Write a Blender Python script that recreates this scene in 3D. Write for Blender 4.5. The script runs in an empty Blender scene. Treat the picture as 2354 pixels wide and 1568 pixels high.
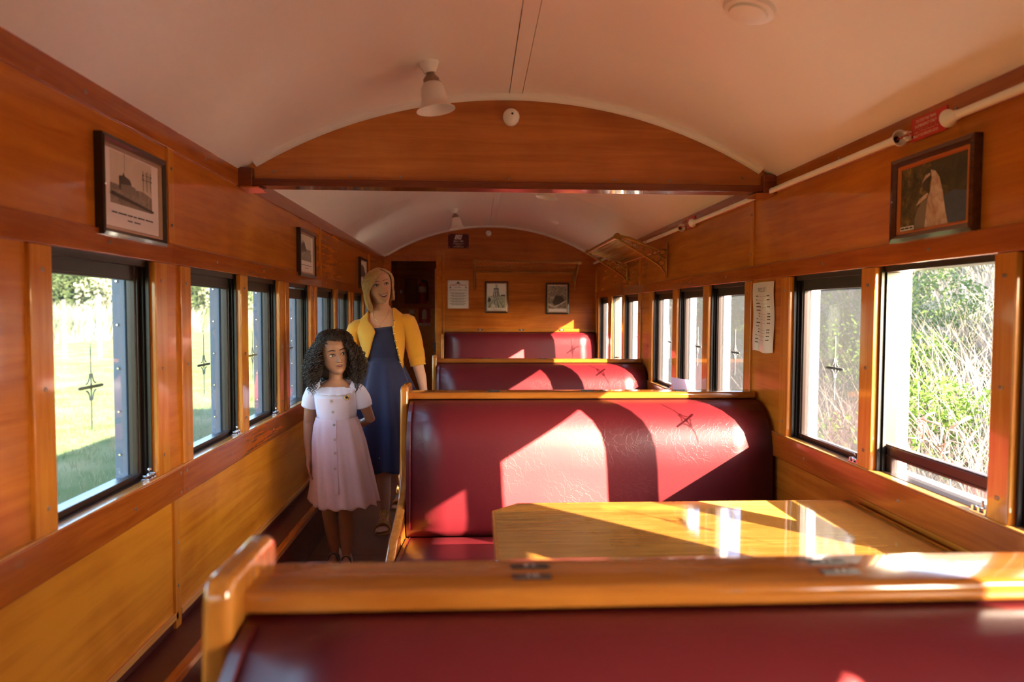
import bpy, bmesh, math, random
import numpy as np
from mathutils import Vector, Matrix
random.seed(7); rng = np.random.default_rng(7)
S = bpy.context.scene; COL = S.collection
PI = math.pi
# ---------------------------------------------------------------- camera
FPX, YAW, PITCH, ROLL, CX, CH = 1569.0, 0.0516038, 0.0431589, -0.0037758, -0.165809, 1.40
def cam_axes():
    cy, sy, cp, sp = math.cos(YAW), math.sin(YAW), math.cos(PITCH), math.sin(PITCH)
    f = Vector((sy*cp, cy*cp, -sp)); r = Vector((cy, -sy, 0)); d = f.cross(r)
    c, s = math.cos(ROLL), math.sin(ROLL)
    return r*c + d*s, d*c - r*s, f
_r, _d, _f = cam_axes()
cam = bpy.data.cameras.new('camera'); cam_o = bpy.data.objects.new('camera', cam); COL.objects.link(cam_o)
cam.sensor_width = 36.0; cam.lens = FPX/2354*36; cam.clip_start = 0.02; cam.clip_end = 300
cam_o.matrix_world = Matrix(((_r.x, -_d.x, -_f.x, CX), (_r.y, -_d.y, -_f.y, 0), (_r.z, -_d.z, -_f.z, CH), (0, 0, 0, 1)))
cam.dof.use_dof = True; cam.dof.focus_distance = 3.6; cam.dof.aperture_fstop = 2.2
S.camera = cam_o
# ---------------------------------------------------------------- world, sun, exposure
SUN = Vector((-1.04, 1.0, -0.625)).normalized()          # the way the light travels
W = bpy.data.worlds.new('world'); S.world = W; W.use_nodes = True
nt = W.node_tree; nt.nodes.clear()
wo = nt.nodes.new('ShaderNodeOutputWorld'); wb = nt.nodes.new('ShaderNodeBackground')
sky = nt.nodes.new('ShaderNodeTexSky'); sky.sky_type = 'NISHITA'; sky.sun_disc = False
sky.sun_elevation = math.radians(23.3); sky.sun_rotation = math.radians(135); sky.air_density = 1.0; sky.dust_density = 1.5
nt.links.new(sky.outputs[0], wb.inputs[0]); wb.inputs[1].default_value = 0.80
nt.links.new(wb.outputs[0], wo.inputs[0])
sun = bpy.data.lights.new('sun', 'SUN'); sun.energy = 50.0; sun.angle = math.radians(0.53); sun.color = (1.0, 0.85, 0.56)
sun_o = bpy.data.objects.new('sun', sun); COL.objects.link(sun_o); sun_o.rotation_euler = SUN.to_track_quat('-Z', 'Y').to_euler()
sun_o.location = (12, -12, 9)
S.view_settings.view_transform = 'Standard'; S.view_settings.look = 'None'; S.view_settings.gamma = 1.0
S.view_settings.use_curve_mapping = False; S.view_settings.exposure = 2.15
cy = S.cycles; cy.max_bounces = 16; cy.diffuse_bounces = 8; cy.glossy_bounces = 5; cy.transmission_bounces = 8; cy.transparent_max_bounces = 24
cy.sample_clamp_indirect = 80.0; cy.caustics_reflective = True; cy.blur_glossy = 0.15
# ---------------------------------------------------------------- materials
def new_mat(name):
    m = bpy.data.materials.new(name); m.use_nodes = True
    n = m.node_tree; b = n.nodes['Principled BSDF']; return m, n, b
def mat(name, col, rough=0.5, metal=0.0, coat=0.0, coat_rough=0.05, spec=0.5, sheen=0.0, emit=None, bump=None, vary=0.0, vscale=6.0, trans=0.0):
    m, n, b = new_mat(name)
    b.inputs['Base Color'].default_value = (*col, 1); b.inputs['Roughness'].default_value = rough
    b.inputs['Metallic'].default_value = metal; b.inputs['Coat Weight'].default_value = coat
    b.inputs['Coat Roughness'].default_value = coat_rough; b.inputs['Specular IOR Level'].default_value = spec
    b.inputs['Sheen Weight'].default_value = sheen
    if trans: b.inputs['Transmission Weight'].default_value = trans
    tc = n.nodes.new('ShaderNodeTexCoord')
    if vary:
        no = n.nodes.new('ShaderNodeTexNoise'); no.inputs['Scale'].default_value = vscale; no.inputs['Detail'].default_value = 5
        n.links.new(tc.outputs['Object'], no.inputs['Vector'])
        mx = n.nodes.new('ShaderNodeMix'); mx.data_type = 'RGBA'
        mx.inputs[6].default_value = (*[c*(1-vary) for c in col], 1); mx.inputs[7].default_value = (*[min(1, c*(1+vary)) for c in col], 1)
        n.links.new(no.outputs['Fac'], mx.inputs[0]); n.links.new(mx.outputs[2], b.inputs['Base Color'])
    if bump:
        no = n.nodes.new('ShaderNodeTexNoise'); no.inputs['Scale'].default_value = bump[0]; no.inputs['Detail'].default_value = 4
        n.links.new(tc.outputs['Object'], no.inputs['Vector'])
        bp = n.nodes.new('ShaderNodeBump'); bp.inputs['Strength'].default_value = bump[1]; bp.inputs['Distance'].default_value = bump[2] if len(bump) > 2 else 0.002
        n.links.new(no.outputs['Fac'], bp.inputs['Height']); n.links.new(bp.outputs[0], b.inputs['Normal'])
    return m
def wood(name, c1, c2, axis='y', rough=0.22, coat=0.6, scale=1.0, blotch=0.35):
    """varnished timber: fine grain stretched along one axis, broad figure, clear coat"""
    m, n, b = new_mat(name)
    tc = n.nodes.new('ShaderNodeTexCoord'); mp = n.nodes.new('ShaderNodeMapping')
    k = {'x': (0.06, 1, 1), 'y': (1, 0.06, 1), 'z': (1, 1, 0.06)}[axis]
    mp.inputs['Scale'].default_value = tuple(26*scale*v for v in k)
    n.links.new(tc.outputs['Object'], mp.inputs[0])
    g = n.nodes.new('ShaderNodeTexNoise'); g.inputs['Scale'].default_value = 1.6; g.inputs['Detail'].default_value = 8; g.inputs['Roughness'].default_value = 0.65; g.inputs['Distortion'].default_value = 0.6
    n.links.new(mp.outputs[0], g.inputs['Vector'])
    bl = n.nodes.new('ShaderNodeTexNoise'); bl.inputs['Scale'].default_value = 2.2*scale; bl.inputs['Detail'].default_value = 4; bl.inputs['Distortion'].default_value = 1.2
    n.links.new(tc.outputs['Object'], bl.inputs['Vector'])
    ad = n.nodes.new('ShaderNodeMath'); ad.operation = 'MULTIPLY_ADD'; ad.inputs[1].default_value = blotch*1.6
    n.links.new(bl.outputs['Fac'], ad.inputs[0])
    sc = n.nodes.new('ShaderNodeMath'); sc.operation = 'MULTIPLY'; sc.inputs[1].default_value = 1.25*(1-blotch*.6)
    n.links.new(g.outputs['Fac'], sc.inputs[0]); n.links.new(sc.outputs[0], ad.inputs[2])
    cr = n.nodes.new('ShaderNodeValToRGB'); cr.color_ramp.elements[0].position = 0.62; cr.color_ramp.elements[1].position = 1.05 if False else 1.0
    cr.color_ramp.elements[0].color = (*c1, 1); cr.color_ramp.elements[1].color = (*c2, 1)
    n.links.new(ad.outputs[0], cr.inputs[0]); n.links.new(cr.outputs[0], b.inputs['Base Color'])
    b.inputs['Roughness'].default_value = rough; b.inputs['Coat Weight'].default_value = coat; b.inputs['Coat Roughness'].default_value = 0.06
    b.inputs['Specular IOR Level'].default_value = 0.4
    bp = n.nodes.new('ShaderNodeBump'); bp.inputs['Strength'].default_value = 0.05; bp.inputs['Distance'].default_value = 0.001
    n.links.new(g.outputs['Fac'], bp.inputs['Height']); n.links.new(bp.outputs[0], b.inputs['Normal'])
    return m
PAN1, PAN2 = (0.37, 0.090, 0.008), (0.57, 0.182, 0.017)
RAI1, RAI2 = (0.32, 0.068, 0.007), (0.47, 0.122, 0.013)
POS1, POS2 = (0.52, 0.165, 0.015), (0.70, 0.29, 0.034)
M = {}
M['panel'] = wood('panel_ply', PAN1, PAN2, 'y', 0.24, 0.5, 0.55, 0.5)
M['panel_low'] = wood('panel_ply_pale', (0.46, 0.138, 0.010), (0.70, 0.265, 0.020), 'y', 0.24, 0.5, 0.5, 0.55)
M['panel_x'] = wood('panel_ply_end', (0.31, 0.070, 0.008), (0.50, 0.142, 0.017), 'x', 0.26, 0.4, 0.55, 0.5)
M['rail'] = wood('rail_timber', RAI1, RAI2, 'y', 0.2, 0.7, 0.9, 0.25)
M['post'] = wood('post_timber', POS1, POS2, 'z', 0.2, 0.7, 0.9, 0.25)
M['strip'] = wood('strip_timber', (0.5, 0.22, 0.05), (0.72, 0.38, 0.11), 'y', 0.25, 0.5, 1.0, 0.2)
M['beam'] = wood('beam_ply', (0.33, 0.085, 0.012), (0.52, 0.17, 0.028), 'x', 0.24, 0.5, 0.5, 0.45)
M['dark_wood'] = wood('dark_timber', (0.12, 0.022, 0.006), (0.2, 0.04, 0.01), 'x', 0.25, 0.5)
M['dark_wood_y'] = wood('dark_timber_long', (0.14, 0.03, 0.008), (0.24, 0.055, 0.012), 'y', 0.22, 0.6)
M['bench_wood'] = wood('bench_timber', (0.27, 0.078, 0.010), (0.42, 0.150, 0.022), 'x', 0.17, 0.8, 0.9, 0.3)
M['bench_end'] = wood('bench_end_timber', (0.36, 0.12, 0.016), (0.53, 0.215, 0.036), 'z', 0.17, 0.8, 0.9, 0.3)
M['table'] = wood('table_timber', (0.30, 0.118, 0.020), (0.47, 0.225, 0.046), 'x', 0.06, 1.0, 1.1, 0.35)
M['maroon'] = mat('maroon_paint', (0.085, 0.014, 0.012), 0.35, vary=0.2)
M['ceiling'] = mat('ceiling_enamel', (0.88, 0.79, 0.72), 0.30, coat=0.25, coat_rough=0.22, vary=0.02, vscale=1.5)
M['white_trim'] = mat('white_enamel', (0.82, 0.76, 0.70), 0.3)
M['porcelain'] = mat('porcelain', (0.85, 0.80, 0.74), 0.12, coat=0.5)
M['bronze_alu'] = mat('bronze_aluminium', (0.026, 0.013, 0.009), 0.34, metal=0.15, vary=0.1)
M['track'] = mat('black_track', (0.012, 0.010, 0.010), 0.35)
M['outer_left'] = mat('outer_shaded_steel', (0.10, 0.13, 0.19), 0.4)  # left frames: their shaded blue-grey look is put into the base colour
M['outer'] = mat('outer_white_steel', (0.78, 0.80, 0.84), 0.4)
M['steel_body'] = mat('body_steel', (0.22, 0.05, 0.04), 0.5)
M['chrome'] = mat('chrome', (0.82, 0.82, 0.84), 0.12, metal=1.0)
M['screw'] = mat('screw_steel', (0.30, 0.22, 0.15), 0.35, metal=0.8)
M['brass'] = mat('aged_brass', (0.40, 0.23, 0.065), 0.32, metal=0.85, vary=0.25, vscale=30)
M['gold'] = mat('gold_metal', (0.75, 0.5, 0.18), 0.2, metal=1.0)
M['floor'] = mat('brown_lino', (0.155, 0.082, 0.055), 0.38, vary=0.12, vscale=40, bump=(180, 0.06))
M['black'] = mat('black_plastic', (0.012, 0.012, 0.014), 0.35)
M['white'] = mat('white_paint', (0.8, 0.8, 0.8), 0.4)
M['ink'] = mat('ink', (0.03, 0.027, 0.03), 0.7)
M['red_ink'] = mat('red_ink', (0.5, 0.05, 0.04), 0.7)
M['paper'] = mat('paper', (0.74, 0.68, 0.66), 0.6)
M['lam_paper'] = mat('laminated_paper', (0.74, 0.69, 0.66), 0.35, coat=0.7, coat_rough=0.08, bump=(14, 0.25, 0.01))
M['sign_red'] = mat('sign_red', (0.50, 0.025, 0.02), 0.35)
M['sign_maroon'] = mat('sign_maroon', (0.075, 0.008, 0.014), 0.3)
M['sign_cream'] = mat('sign_lettering', (0.82, 0.68, 0.55), 0.5)
M['frame_black'] = mat('frame_black', (0.014, 0.009, 0.007), 0.28, coat=0.4)
M['frame_slip'] = mat('frame_slip', (0.42, 0.27, 0.17), 0.3, metal=0.4)
M['frame_brown'] = wood('frame_brown', (0.05, 0.014, 0.006), (0.11, 0.028, 0.01), 'y', 0.2, 0.7)
M['frame_copper'] = mat('frame_copper', (0.62, 0.20, 0.05), 0.28, metal=0.6)
M['mount'] = mat('mount_card', (0.72, 0.62, 0.58), 0.7)
def picture_mat(name, cols, scale=9, distort=1.5):
    m, n, b = new_mat(name)
    tc = n.nodes.new('ShaderNodeTexCoord'); no = n.nodes.new('ShaderNodeTexNoise'); no.inputs['Scale'].default_value = scale; no.inputs['Detail'].default_value = 9; no.inputs['Roughness'].default_value = .7
    no.inputs['Distortion'].default_value = distort
    n.links.new(tc.outputs['Object'], no.inputs['Vector'])
    cr = n.nodes.new('ShaderNodeValToRGB'); e = cr.color_ramp.elements
    while len(e) < len(cols): e.new(0.5)
    for i, (p, c) in enumerate(cols): e[i].position = p; e[i].color = (*c, 1)
    n.links.new(no.outputs['Fac'], cr.inputs[0]); n.links.new(cr.outputs[0], b.inputs['Base Color']); b.inputs['Roughness'].default_value = 0.5
    return m
M['sepia_sky'] = picture_mat('sepia_sky', [(0.3, (0.50, 0.38, 0.28)), (0.7, (0.62, 0.5, 0.4))], 4)
M['sepia_ground'] = picture_mat('sepia_ground', [(0.3, (0.10, 0.07, 0.05)), (0.7, (0.36, 0.26, 0.19))], 30)
M['sepia_dark'] = mat('sepia_dark', (0.06, 0.04, 0.032), 0.5)
M['sepia_mid'] = mat('sepia_mid', (0.20, 0.145, 0.105), 0.5)
M['aerial'] = picture_mat('aerial_print', [(0.35, (0.07, 0.05, 0.035)), (0.5, (0.24, 0.18, 0.13)), (0.65, (0.55, 0.45, 0.36))], 22, 2.5)
M['bw_sky'] = mat('print_sky', (0.62, 0.55, 0.50), 0.5)
M['bw_ground'] = picture_mat('print_ground', [(0.3, (0.12, 0.12, 0.09)), (0.7, (0.55, 0.55, 0.46))], 26)
M['col_bush'] = picture_mat('print_bush', [(0.35, (0.03, 0.022, 0.01)), (0.55, (0.11, 0.07, 0.025)), (0.72, (0.42, 0.26, 0.07))], 24)
M['col_dark'] = picture_mat('print_hill', [(0.35, (0.035, 0.025, 0.012)), (0.7, (0.08, 0.06, 0.03))], 15)
M['col_water'] = picture_mat('print_water', [(0.35, (0.05, 0.06, 0.09)), (0.7, (0.10, 0.11, 0.17))], 6)
M['col_pale'] = picture_mat('print_pale', [(0.35, (0.36, 0.17, 0.08)), (0.6, (0.66, 0.5, 0.42))], 14)
def vinyl():
    m, n, b = new_mat('red_vinyl')
    tc = n.nodes.new('ShaderNodeTexCoord')
    vo = n.nodes.new('ShaderNodeTexVoronoi'); vo.feature = 'DISTANCE_TO_EDGE'; vo.inputs['Scale'].default_value = 30; vo.inputs['Randomness'].default_value = 1
    nz = n.nodes.new('ShaderNodeTexNoise'); nz.inputs['Scale'].default_value = 7; nz.inputs['Detail'].default_value = 6
    mx = n.nodes.new('ShaderNodeMix'); mx.data_type = 'VECTOR'; mx.inputs[0].default_value = 0.22
    n.links.new(tc.outputs['Object'], nz.inputs['Vector']); n.links.new(tc.outputs['Object'], mx.inputs[4]); n.links.new(nz.outputs['Color'], mx.inputs[5])
    n.links.new(mx.outputs[1], vo.inputs['Vector'])
    mr = n.nodes.new('ShaderNodeMapRange'); mr.inputs[1].default_value = 0.0; mr.inputs[2].default_value = 0.05; mr.inputs[3].default_value = 1; mr.inputs[4].default_value = 0
    n.links.new(vo.outputs['Distance'], mr.inputs[0])
    big = n.nodes.new('ShaderNodeTexNoise'); big.inputs['Scale'].default_value = 4; big.inputs['Detail'].default_value = 2
    n.links.new(tc.outputs['Object'], big.inputs['Vector'])
    pm = n.nodes.new('ShaderNodeMapRange'); pm.inputs[1].default_value = 0.36; pm.inputs[2].default_value = 0.70
    n.links.new(big.outputs['Fac'], pm.inputs[0])
    mul = n.nodes.new('ShaderNodeMath'); mul.operation = 'MULTIPLY'; n.links.new(mr.outputs[0], mul.inputs[0]); n.links.new(pm.outputs[0], mul.inputs[1])
    fine = n.nodes.new('ShaderNodeTexNoise'); fine.inputs['Scale'].default_value = 60; fine.inputs['Detail'].default_value = 5
    n.links.new(tc.outputs['Object'], fine.inputs['Vector'])
    ad = n.nodes.new('ShaderNodeMath'); ad.operation = 'MULTIPLY_ADD'; ad.inputs[1].default_value = 0.35
    n.links.new(fine.outputs['Fac'], ad.inputs[0]); n.links.new(mul.outputs[0], ad.inputs[2])
    bp = n.nodes.new('ShaderNodeBump'); bp.inputs['Strength'].default_value = 0.22; bp.inputs['Distance'].default_value = 0.0022
    n.links.new(ad.outputs[0], bp.inputs['Height']); n.links.new(bp.outputs[0], b.inputs['Normal'])
    cr = n.nodes.new('ShaderNodeMix'); cr.data_type = 'RGBA'
    cr.inputs[6].default_value = (0.084, 0.0046, 0.0086, 1); cr.inputs[7].default_value = (0.120, 0.0096, 0.0125, 1)
    n.links.new(big.outputs['Fac'], cr.inputs[0]); n.links.new(cr.outputs[2], b.inputs['Base Color'])
    b.inputs['Roughness'].default_value = 0.37; b.inputs['Specular IOR Level'].default_value = 0.42; b.inputs['Coat Weight'].default_value = 0.0; b.inputs['Coat Roughness'].default_value = 0.38
    return m
M['vinyl'] = vinyl()
def glass(name, tint, film, refl=1.0):
    m = bpy.data.materials.new(name); m.use_nodes = True; n = m.node_tree; n.nodes.clear()
    o = n.nodes.new('ShaderNodeOutputMaterial'); t = n.nodes.new('ShaderNodeBsdfTransparent'); t.inputs[0].default_value = (*tint, 1)
    g = n.nodes.new('ShaderNodeBsdfGlossy'); g.inputs['Roughness'].default_value = 0.01
    fr = n.nodes.new('ShaderNodeFresnel'); fr.inputs[0].default_value = 1.45
    ge = n.nodes.new('ShaderNodeNewGeometry'); bf = n.nodes.new('ShaderNodeMath'); bf.operation = 'MULTIPLY_ADD'; bf.inputs[1].default_value = 1/1.45 - 1.45; bf.inputs[2].default_value = 1.45
    mx = n.nodes.new('ShaderNodeMixShader'); n.links.new(fr.outputs[0], mx.inputs[0]); n.links.new(t.outputs[0], mx.inputs[1]); n.links.new(g.outputs[0], mx.inputs[2])
    d = n.nodes.new('ShaderNodeBsdfTranslucent'); d.inputs[0].default_value = (0.8, 0.82, 0.9, 1)
    m2 = n.nodes.new('ShaderNodeMixShader'); m2.inputs[0].default_value = film
    n.links.new(mx.outputs[0], m2.inputs[1]); n.links.new(d.outputs[0], m2.inputs[2]); n.links.new(m2.outputs[0], o.inputs[0])
    n.links.new(ge.outputs['Backfacing'], bf.inputs[0]); n.links.new(bf.outputs[0], fr.inputs[0])
    return m
M['glass_left'] = glass('window_glass', (0.74, 0.77, 0.76), 0.006)
M['glass_right'] = glass('filmed_window_glass', (0.50, 0.495, 0.53), 0.009)
def frost():
    m = bpy.data.materials.new('etched_glass'); m.use_nodes = True; n = m.node_tree; n.nodes.clear()
    o = n.nodes.new('ShaderNodeOutputMaterial'); d = n.nodes.new('ShaderNodeBsdfDiffuse'); d.inputs[0].default_value = (0.35, 0.37, 0.36, 1)
    t = n.nodes.new('ShaderNodeBsdfTransparent'); x = n.nodes.new('ShaderNodeMixShader'); x.inputs[0].default_value = 0.85
    n.links.new(t.outputs[0], x.inputs[1]); n.links.new(d.outputs[0], x.inputs[2]); n.links.new(x.outputs[0], o.inputs[0]); return m
M['etched'] = frost()
M['lampshade'] = mat('opal_glass', (0.76, 0.68, 0.62), 0.35, coat=0.3, coat_rough=0.3, trans=0.0)
def leaf_mat(name, c1, c2, scale=3.0, transl=0.45):
    m = bpy.data.materials.new(name); m.use_nodes = True; n = m.node_tree; n.nodes.clear()
    o = n.nodes.new('ShaderNodeOutputMaterial'); d = n.nodes.new('ShaderNodeBsdfDiffuse'); t = n.nodes.new('ShaderNodeBsdfTranslucent'); mx = n.nodes.new('ShaderNodeMixShader'); mx.inputs[0].default_value = transl
    tc = n.nodes.new('ShaderNodeTexCoord'); no = n.nodes.new('ShaderNodeTexNoise'); no.inputs['Scale'].default_value = scale; no.inputs['Detail'].default_value = 6
    n.links.new(tc.outputs['Object'], no.inputs['Vector'])
    c = n.nodes.new('ShaderNodeMix'); c.data_type = 'RGBA'; c.inputs[6].default_value = (*c1, 1); c.inputs[7].default_value = (*c2, 1)
    mr = n.nodes.new('ShaderNodeMapRange'); mr.inputs[1].default_value = 0.35; mr.inputs[2].default_value = 0.65
    n.links.new(no.outputs['Fac'], mr.inputs[0]); n.links.new(mr.outputs[0], c.inputs[0])
    n.links.new(c.outputs[2], d.inputs[0]); n.links.new(c.outputs[2], t.inputs[0])
    n.links.new(d.outputs[0], mx.inputs[1]); n.links.new(t.outputs[0], mx.inputs[2]); n.links.new(mx.outputs[0], o.inputs[0])
    return m
M['lawn'] = leaf_mat('lawn_soil', (0.06, 0.085, 0.034), (0.13, 0.13, 0.075), 1.2, 0.0)
M['grass'] = leaf_mat('lawn_blades', (0.07, 0.105, 0.04), (0.155, 0.165, 0.095), 0.8)
M['dry_grass'] = leaf_mat('dry_grass_blades', (0.20, 0.17, 0.13), (0.42, 0.38, 0.32), 0.9)
M['reed'] = leaf_mat('reed_blades', (0.08, 0.095, 0.065), (0.24, 0.24, 0.21), 0.7)
M['leaf_dark'] = leaf_mat('leaf_dark', (0.045, 0.075, 0.03), (0.12, 0.16, 0.06), 2)
M['leaf_green'] = leaf_mat('leaf_green', (0.04, 0.085, 0.016), (0.10, 0.165, 0.035), 2)
M['leaf_wood'] = leaf_mat('leaf_woodland', (0.022, 0.034, 0.018), (0.06, 0.075, 0.038), 2)
M['leaf_grey'] = leaf_mat('leaf_grey', (0.11, 0.13, 0.10), (0.30, 0.30, 0.22), 2)
M['bark'] = mat('bark', (0.13, 0.115, 0.095), 0.8, vary=0.4, vscale=8)
M['bark_dark'] = mat('bark_dark', (0.08, 0.06, 0.045), 0.8, vary=0.4, vscale=8)
M['bank'] = leaf_mat('bank_soil', (0.11, 0.09, 0.05), (0.25, 0.21, 0.13), 1.0, 0.0)
# ---------------------------------------------------------------- mesh helpers
class MB:
    def __init__(s): s.v = []; s.f = []
    def add(s, vs, fs):
        o = len(s.v); s.v += [tuple(p) for p in vs]; s.f += [tuple(i+o for i in f) for f in fs]; return s
    def box(s, x0, x1, y0, y1, z0, z1):
        x0, x1 = min(x0, x1), max(x0, x1); y0, y1 = min(y0, y1), max(y0, y1); z0, z1 = min(z0, z1), max(z0, z1)
        return s.add([(x0,y0,z0),(x1,y0,z0),(x1,y1,z0),(x0,y1,z0),(x0,y0,z1),(x1,y0,z1),(x1,y1,z1),(x0,y1,z1)],
                     [(3,2,1,0),(4,5,6,7),(0,1,5,4),(1,2,6,5),(2,3,7,6),(3,0,4,7)])
    def prism(s, poly, axis, a, b):
        n = len(poly); P3 = {'x': lambda p, t: (t, p[0], p[1]), 'y': lambda p, t: (p[0], t, p[1]), 'z': lambda p, t: (p[0], p[1], t)}[axis]
        vs = [P3(p, a) for p in poly] + [P3(p, b) for p in poly]
        return s.add(vs, [tuple(range(n)), tuple(range(2*n-1, n-1, -1))] + [(i, i+n, (i+1) % n+n, (i+1) % n) for i in range(n)])
    def loft(s, rings, closed=True, caps=True):
        n = len(rings[0]); vs = [p for r in rings for p in r]; fs = []
        for k in range(len(rings)-1):
            for i in range(n if closed else n-1):
                j = (i+1) % n; fs.append((k*n+i, k*n+j, (k+1)*n+j, (k+1)*n+i))
        if caps and closed: fs += [tuple(range(n-1, -1, -1)), tuple(range((len(rings)-1)*n, len(rings)*n))]
        return s.add(vs, fs)
    def tube(s, pts, r, n=8, caps=True, flat=1.0):
        pts = [Vector(p) for p in pts]; R = r if isinstance(r, (list, tuple)) else [r]*len(pts); rings = []; up = None
        for i, p in enumerate(pts):
            t = (pts[min(i+1, len(pts)-1)]-pts[max(i-1, 0)])
            t = t.normalized() if t.length > 1e-9 else Vector((0, 0, 1))
            if up is None: up = Vector((0, 0, 1)) if abs(t.z) < .9 else Vector((0, 1, 0))
            a = t.cross(up)
            a = a.normalized() if a.length > 1e-6 else t.orthogonal().normalized()
            b = a.cross(t); up = b
            rings.append([p + a*math.cos(2*PI*k/n)*R[i] + b*math.sin(2*PI*k/n)*R[i]*flat for k in range(n)])
        return s.loft(rings, True, caps)
    def lathe(s, prof, c, axis='z', n=24, caps=True):
        rings = []
        for r, h in prof:
            ring = []
            for k in range(n):
                a = 2*PI*k/n; u, w = r*math.cos(a), r*math.sin(a)
                ring.append({'z': (c[0]+u, c[1]+w, c[2]+h), 'y': (c[0]+w, c[1]+h, c[2]+u), 'x': (c[0]+h, c[1]+u, c[2]+w)}[axis])
            rings.append(ring)
        return s.loft(rings, True, caps)
    def ell(s, c, rx, ry, rz, n=16, m=10):
        rings = [[(c[0]+rx*math.sin(t)*math.cos(2*PI*k/n), c[1]+ry*math.sin(t)*math.sin(2*PI*k/n), c[2]+rz*math.cos(t)) for k in range(n)] for t in [PI-PI*(j+.02)/(m+.04) for j in range(m+1)]]
        return s.loft(rings)
    def mirror_x(s): s.v = [(-a, b, c) for a, b, c in s.v]; s.f = [f[::-1] for f in s.f]; return s
    def xf(s, mt): s.v = [tuple(mt @ Vector(p)) for p in s.v]; return s
    def merge(s, o): return s.add(o.v, o.f)
OFF = {}
def _mesh(name, m, off):
    me = bpy.data.meshes.new(name)
    vs = [(a-off[0], b-off[1], c-off[2]) for a, b, c in m.v]
    me.from_pydata(vs, [], m.f); me.validate(); me.update(); return me
def root(name, label=None, cat=None, loc=(0, 0, 0), group=None, kind=None):
    o = bpy.data.objects.new(name, None); COL.objects.link(o); o.location = loc; o.empty_display_size = 0.1; OFF[o.name] = Vector(loc)
    tag(o, label, cat, group, kind); return o
def tag(o, label=None, cat=None, group=None, kind=None):
    if label: o['label'] = label
    if cat: o['category'] = cat
    if group: o['group'] = group
    if kind: o['kind'] = kind
    return o
def part(name, m, ma, parent=None, smooth=False, bevel=0.0, seg=2, label=None, kind=None, loc=None, fixn=True):
    off = OFF[parent.name] if parent else Vector(loc if loc else (0, 0, 0))
    me = _mesh(name, m, off)
    if fixn:
        b = bmesh.new(); b.from_mesh(me); bmesh.ops.recalc_face_normals(b, faces=b.faces); b.to_mesh(me); b.free()
    me.materials.append(M[ma] if isinstance(ma, str) else ma)
    if smooth: me.shade_smooth()
    o = bpy.data.objects.new(name, me); COL.objects.link(o)
    if parent: o.parent = parent
    else: o.location = off
    OFF[o.name] = off
    if smooth and smooth != 'all':
        me.set_sharp_from_angle(angle=math.radians(40))
    if bevel:
        bv = o.modifiers.new('bevel', 'BEVEL'); bv.width = bevel; bv.segments = seg; bv.limit_method = 'ANGLE'; bv.angle_limit = math.radians(35)
        me.shade_smooth(); bv.harden_normals = True
    if label: o['label'] = label
    if kind: o['kind'] = kind
    return o
def kids(o): return [c for c in bpy.data.objects if c.parent == o]
CH_CACHE = {}
def copy_tree(o, delta=(0, 0, 0), parent=None, label=None):
    c = o.copy(); COL.objects.link(c)
    OFF[c.name] = OFF.get(o.name, Vector((0, 0, 0)))
    if parent: c.parent = parent
    else: c.location = o.location + Vector(delta)
    if label: c['label'] = label
    for k in kids(o): copy_tree(k, parent=c)
    return c
def arc_pts(c, r, a0, a1, n): return [(c[0]+r*math.cos(a0+(a1-a0)*i/n), c[1]+r*math.sin(a0+(a1-a0)*i/n)) for i in range(n+1)]
def text_mb(s, size, org, xd, yd, align='CENTER', depth=0.0006, xs=1.0, shear=0.0):
    cu = bpy.data.curves.new('t', 'FONT'); cu.body = s; cu.size = size; cu.align_x = align; cu.align_y = 'CENTER'; cu.resolution_u = 2; cu.shear = shear
    ob = bpy.data.objects.new('t', cu); COL.objects.link(ob)
    me = bpy.data.meshes.new_from_object(ob.evaluated_get(bpy.context.evaluated_depsgraph_get())) if False else bpy.data.meshes.new_from_object(ob)
    xd, yd = Vector(xd), Vector(yd); nd = xd.cross(yd); o = Vector(org); m = MB()
    vs = [o + xd*(v.co.x*xs) + yd*v.co.y + nd*depth for v in me.vertices]
    m.add(vs, [tuple(p.vertices) for p in me.polygons])
    bpy.data.objects.remove(ob); bpy.data.curves.remove(cu); bpy.data.meshes.remove(me); return m
def bars_mb(words, org, xd, yd, h, depth=0.0006):
    """a line of lettering too small to read: one flat dash per word. words: (start, length)"""
    xd, yd = Vector(xd), Vector(yd); nd = xd.cross(yd); o = Vector(org)+nd*depth; m = MB()
    for a, l in words:
        m.add([o+xd*a-yd*h/2, o+xd*(a+l)-yd*h/2, o+xd*(a+l)+yd*h/2, o+xd*a+yd*h/2], [(0, 1, 2, 3)])
    return m
# ---------------------------------------------------------------- the carriage: setting
YB, YE = -2.7, 8.10                     # rear and end wall faces
ZC, ARC_R = 2.036, 2.327                # cornice top, roof radius (crown 2.41)
ZS0, ZS1, ZR0, ZR1, ZK = 0.7216, 0.8355, 1.563, 1.637, 1.970
def ceil_z(x): return 2.41 - ARC_R + math.sqrt(ARC_R**2 - x*x)
WIN_L = [(-2.30, -1.75), (-1.55, -1.0), (-0.90, -0.35), (0.10, 0.65), (0.80, 1.36), (1.80, 2.358), (2.644, 3.19), (3.286, 3.795), (3.994, 4.497), (4.69, 5.271), (5.383, 5.885), (6.07, 6.57), (6.68, 7.18), (7.38, 7.88)]
WIN_R = [(-2.30, -1.78), (-1.25, -0.69), (-0.60, -0.04), (0.20, 0.74), (1.15, 1.721), (1.80, 2.358), (2.445, 3.021), (3.54, 4.101), (4.205, 4.758), (4.866, 5.446), (5.925, 6.517), (6.61, 7.089), (7.30, 7.854)]
BAT_L = [-2.2, 0.14, 2.50, 4.83, 7.0]; BAT_R = [-2.3, 0.9, 3.47, 5.90]
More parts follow.
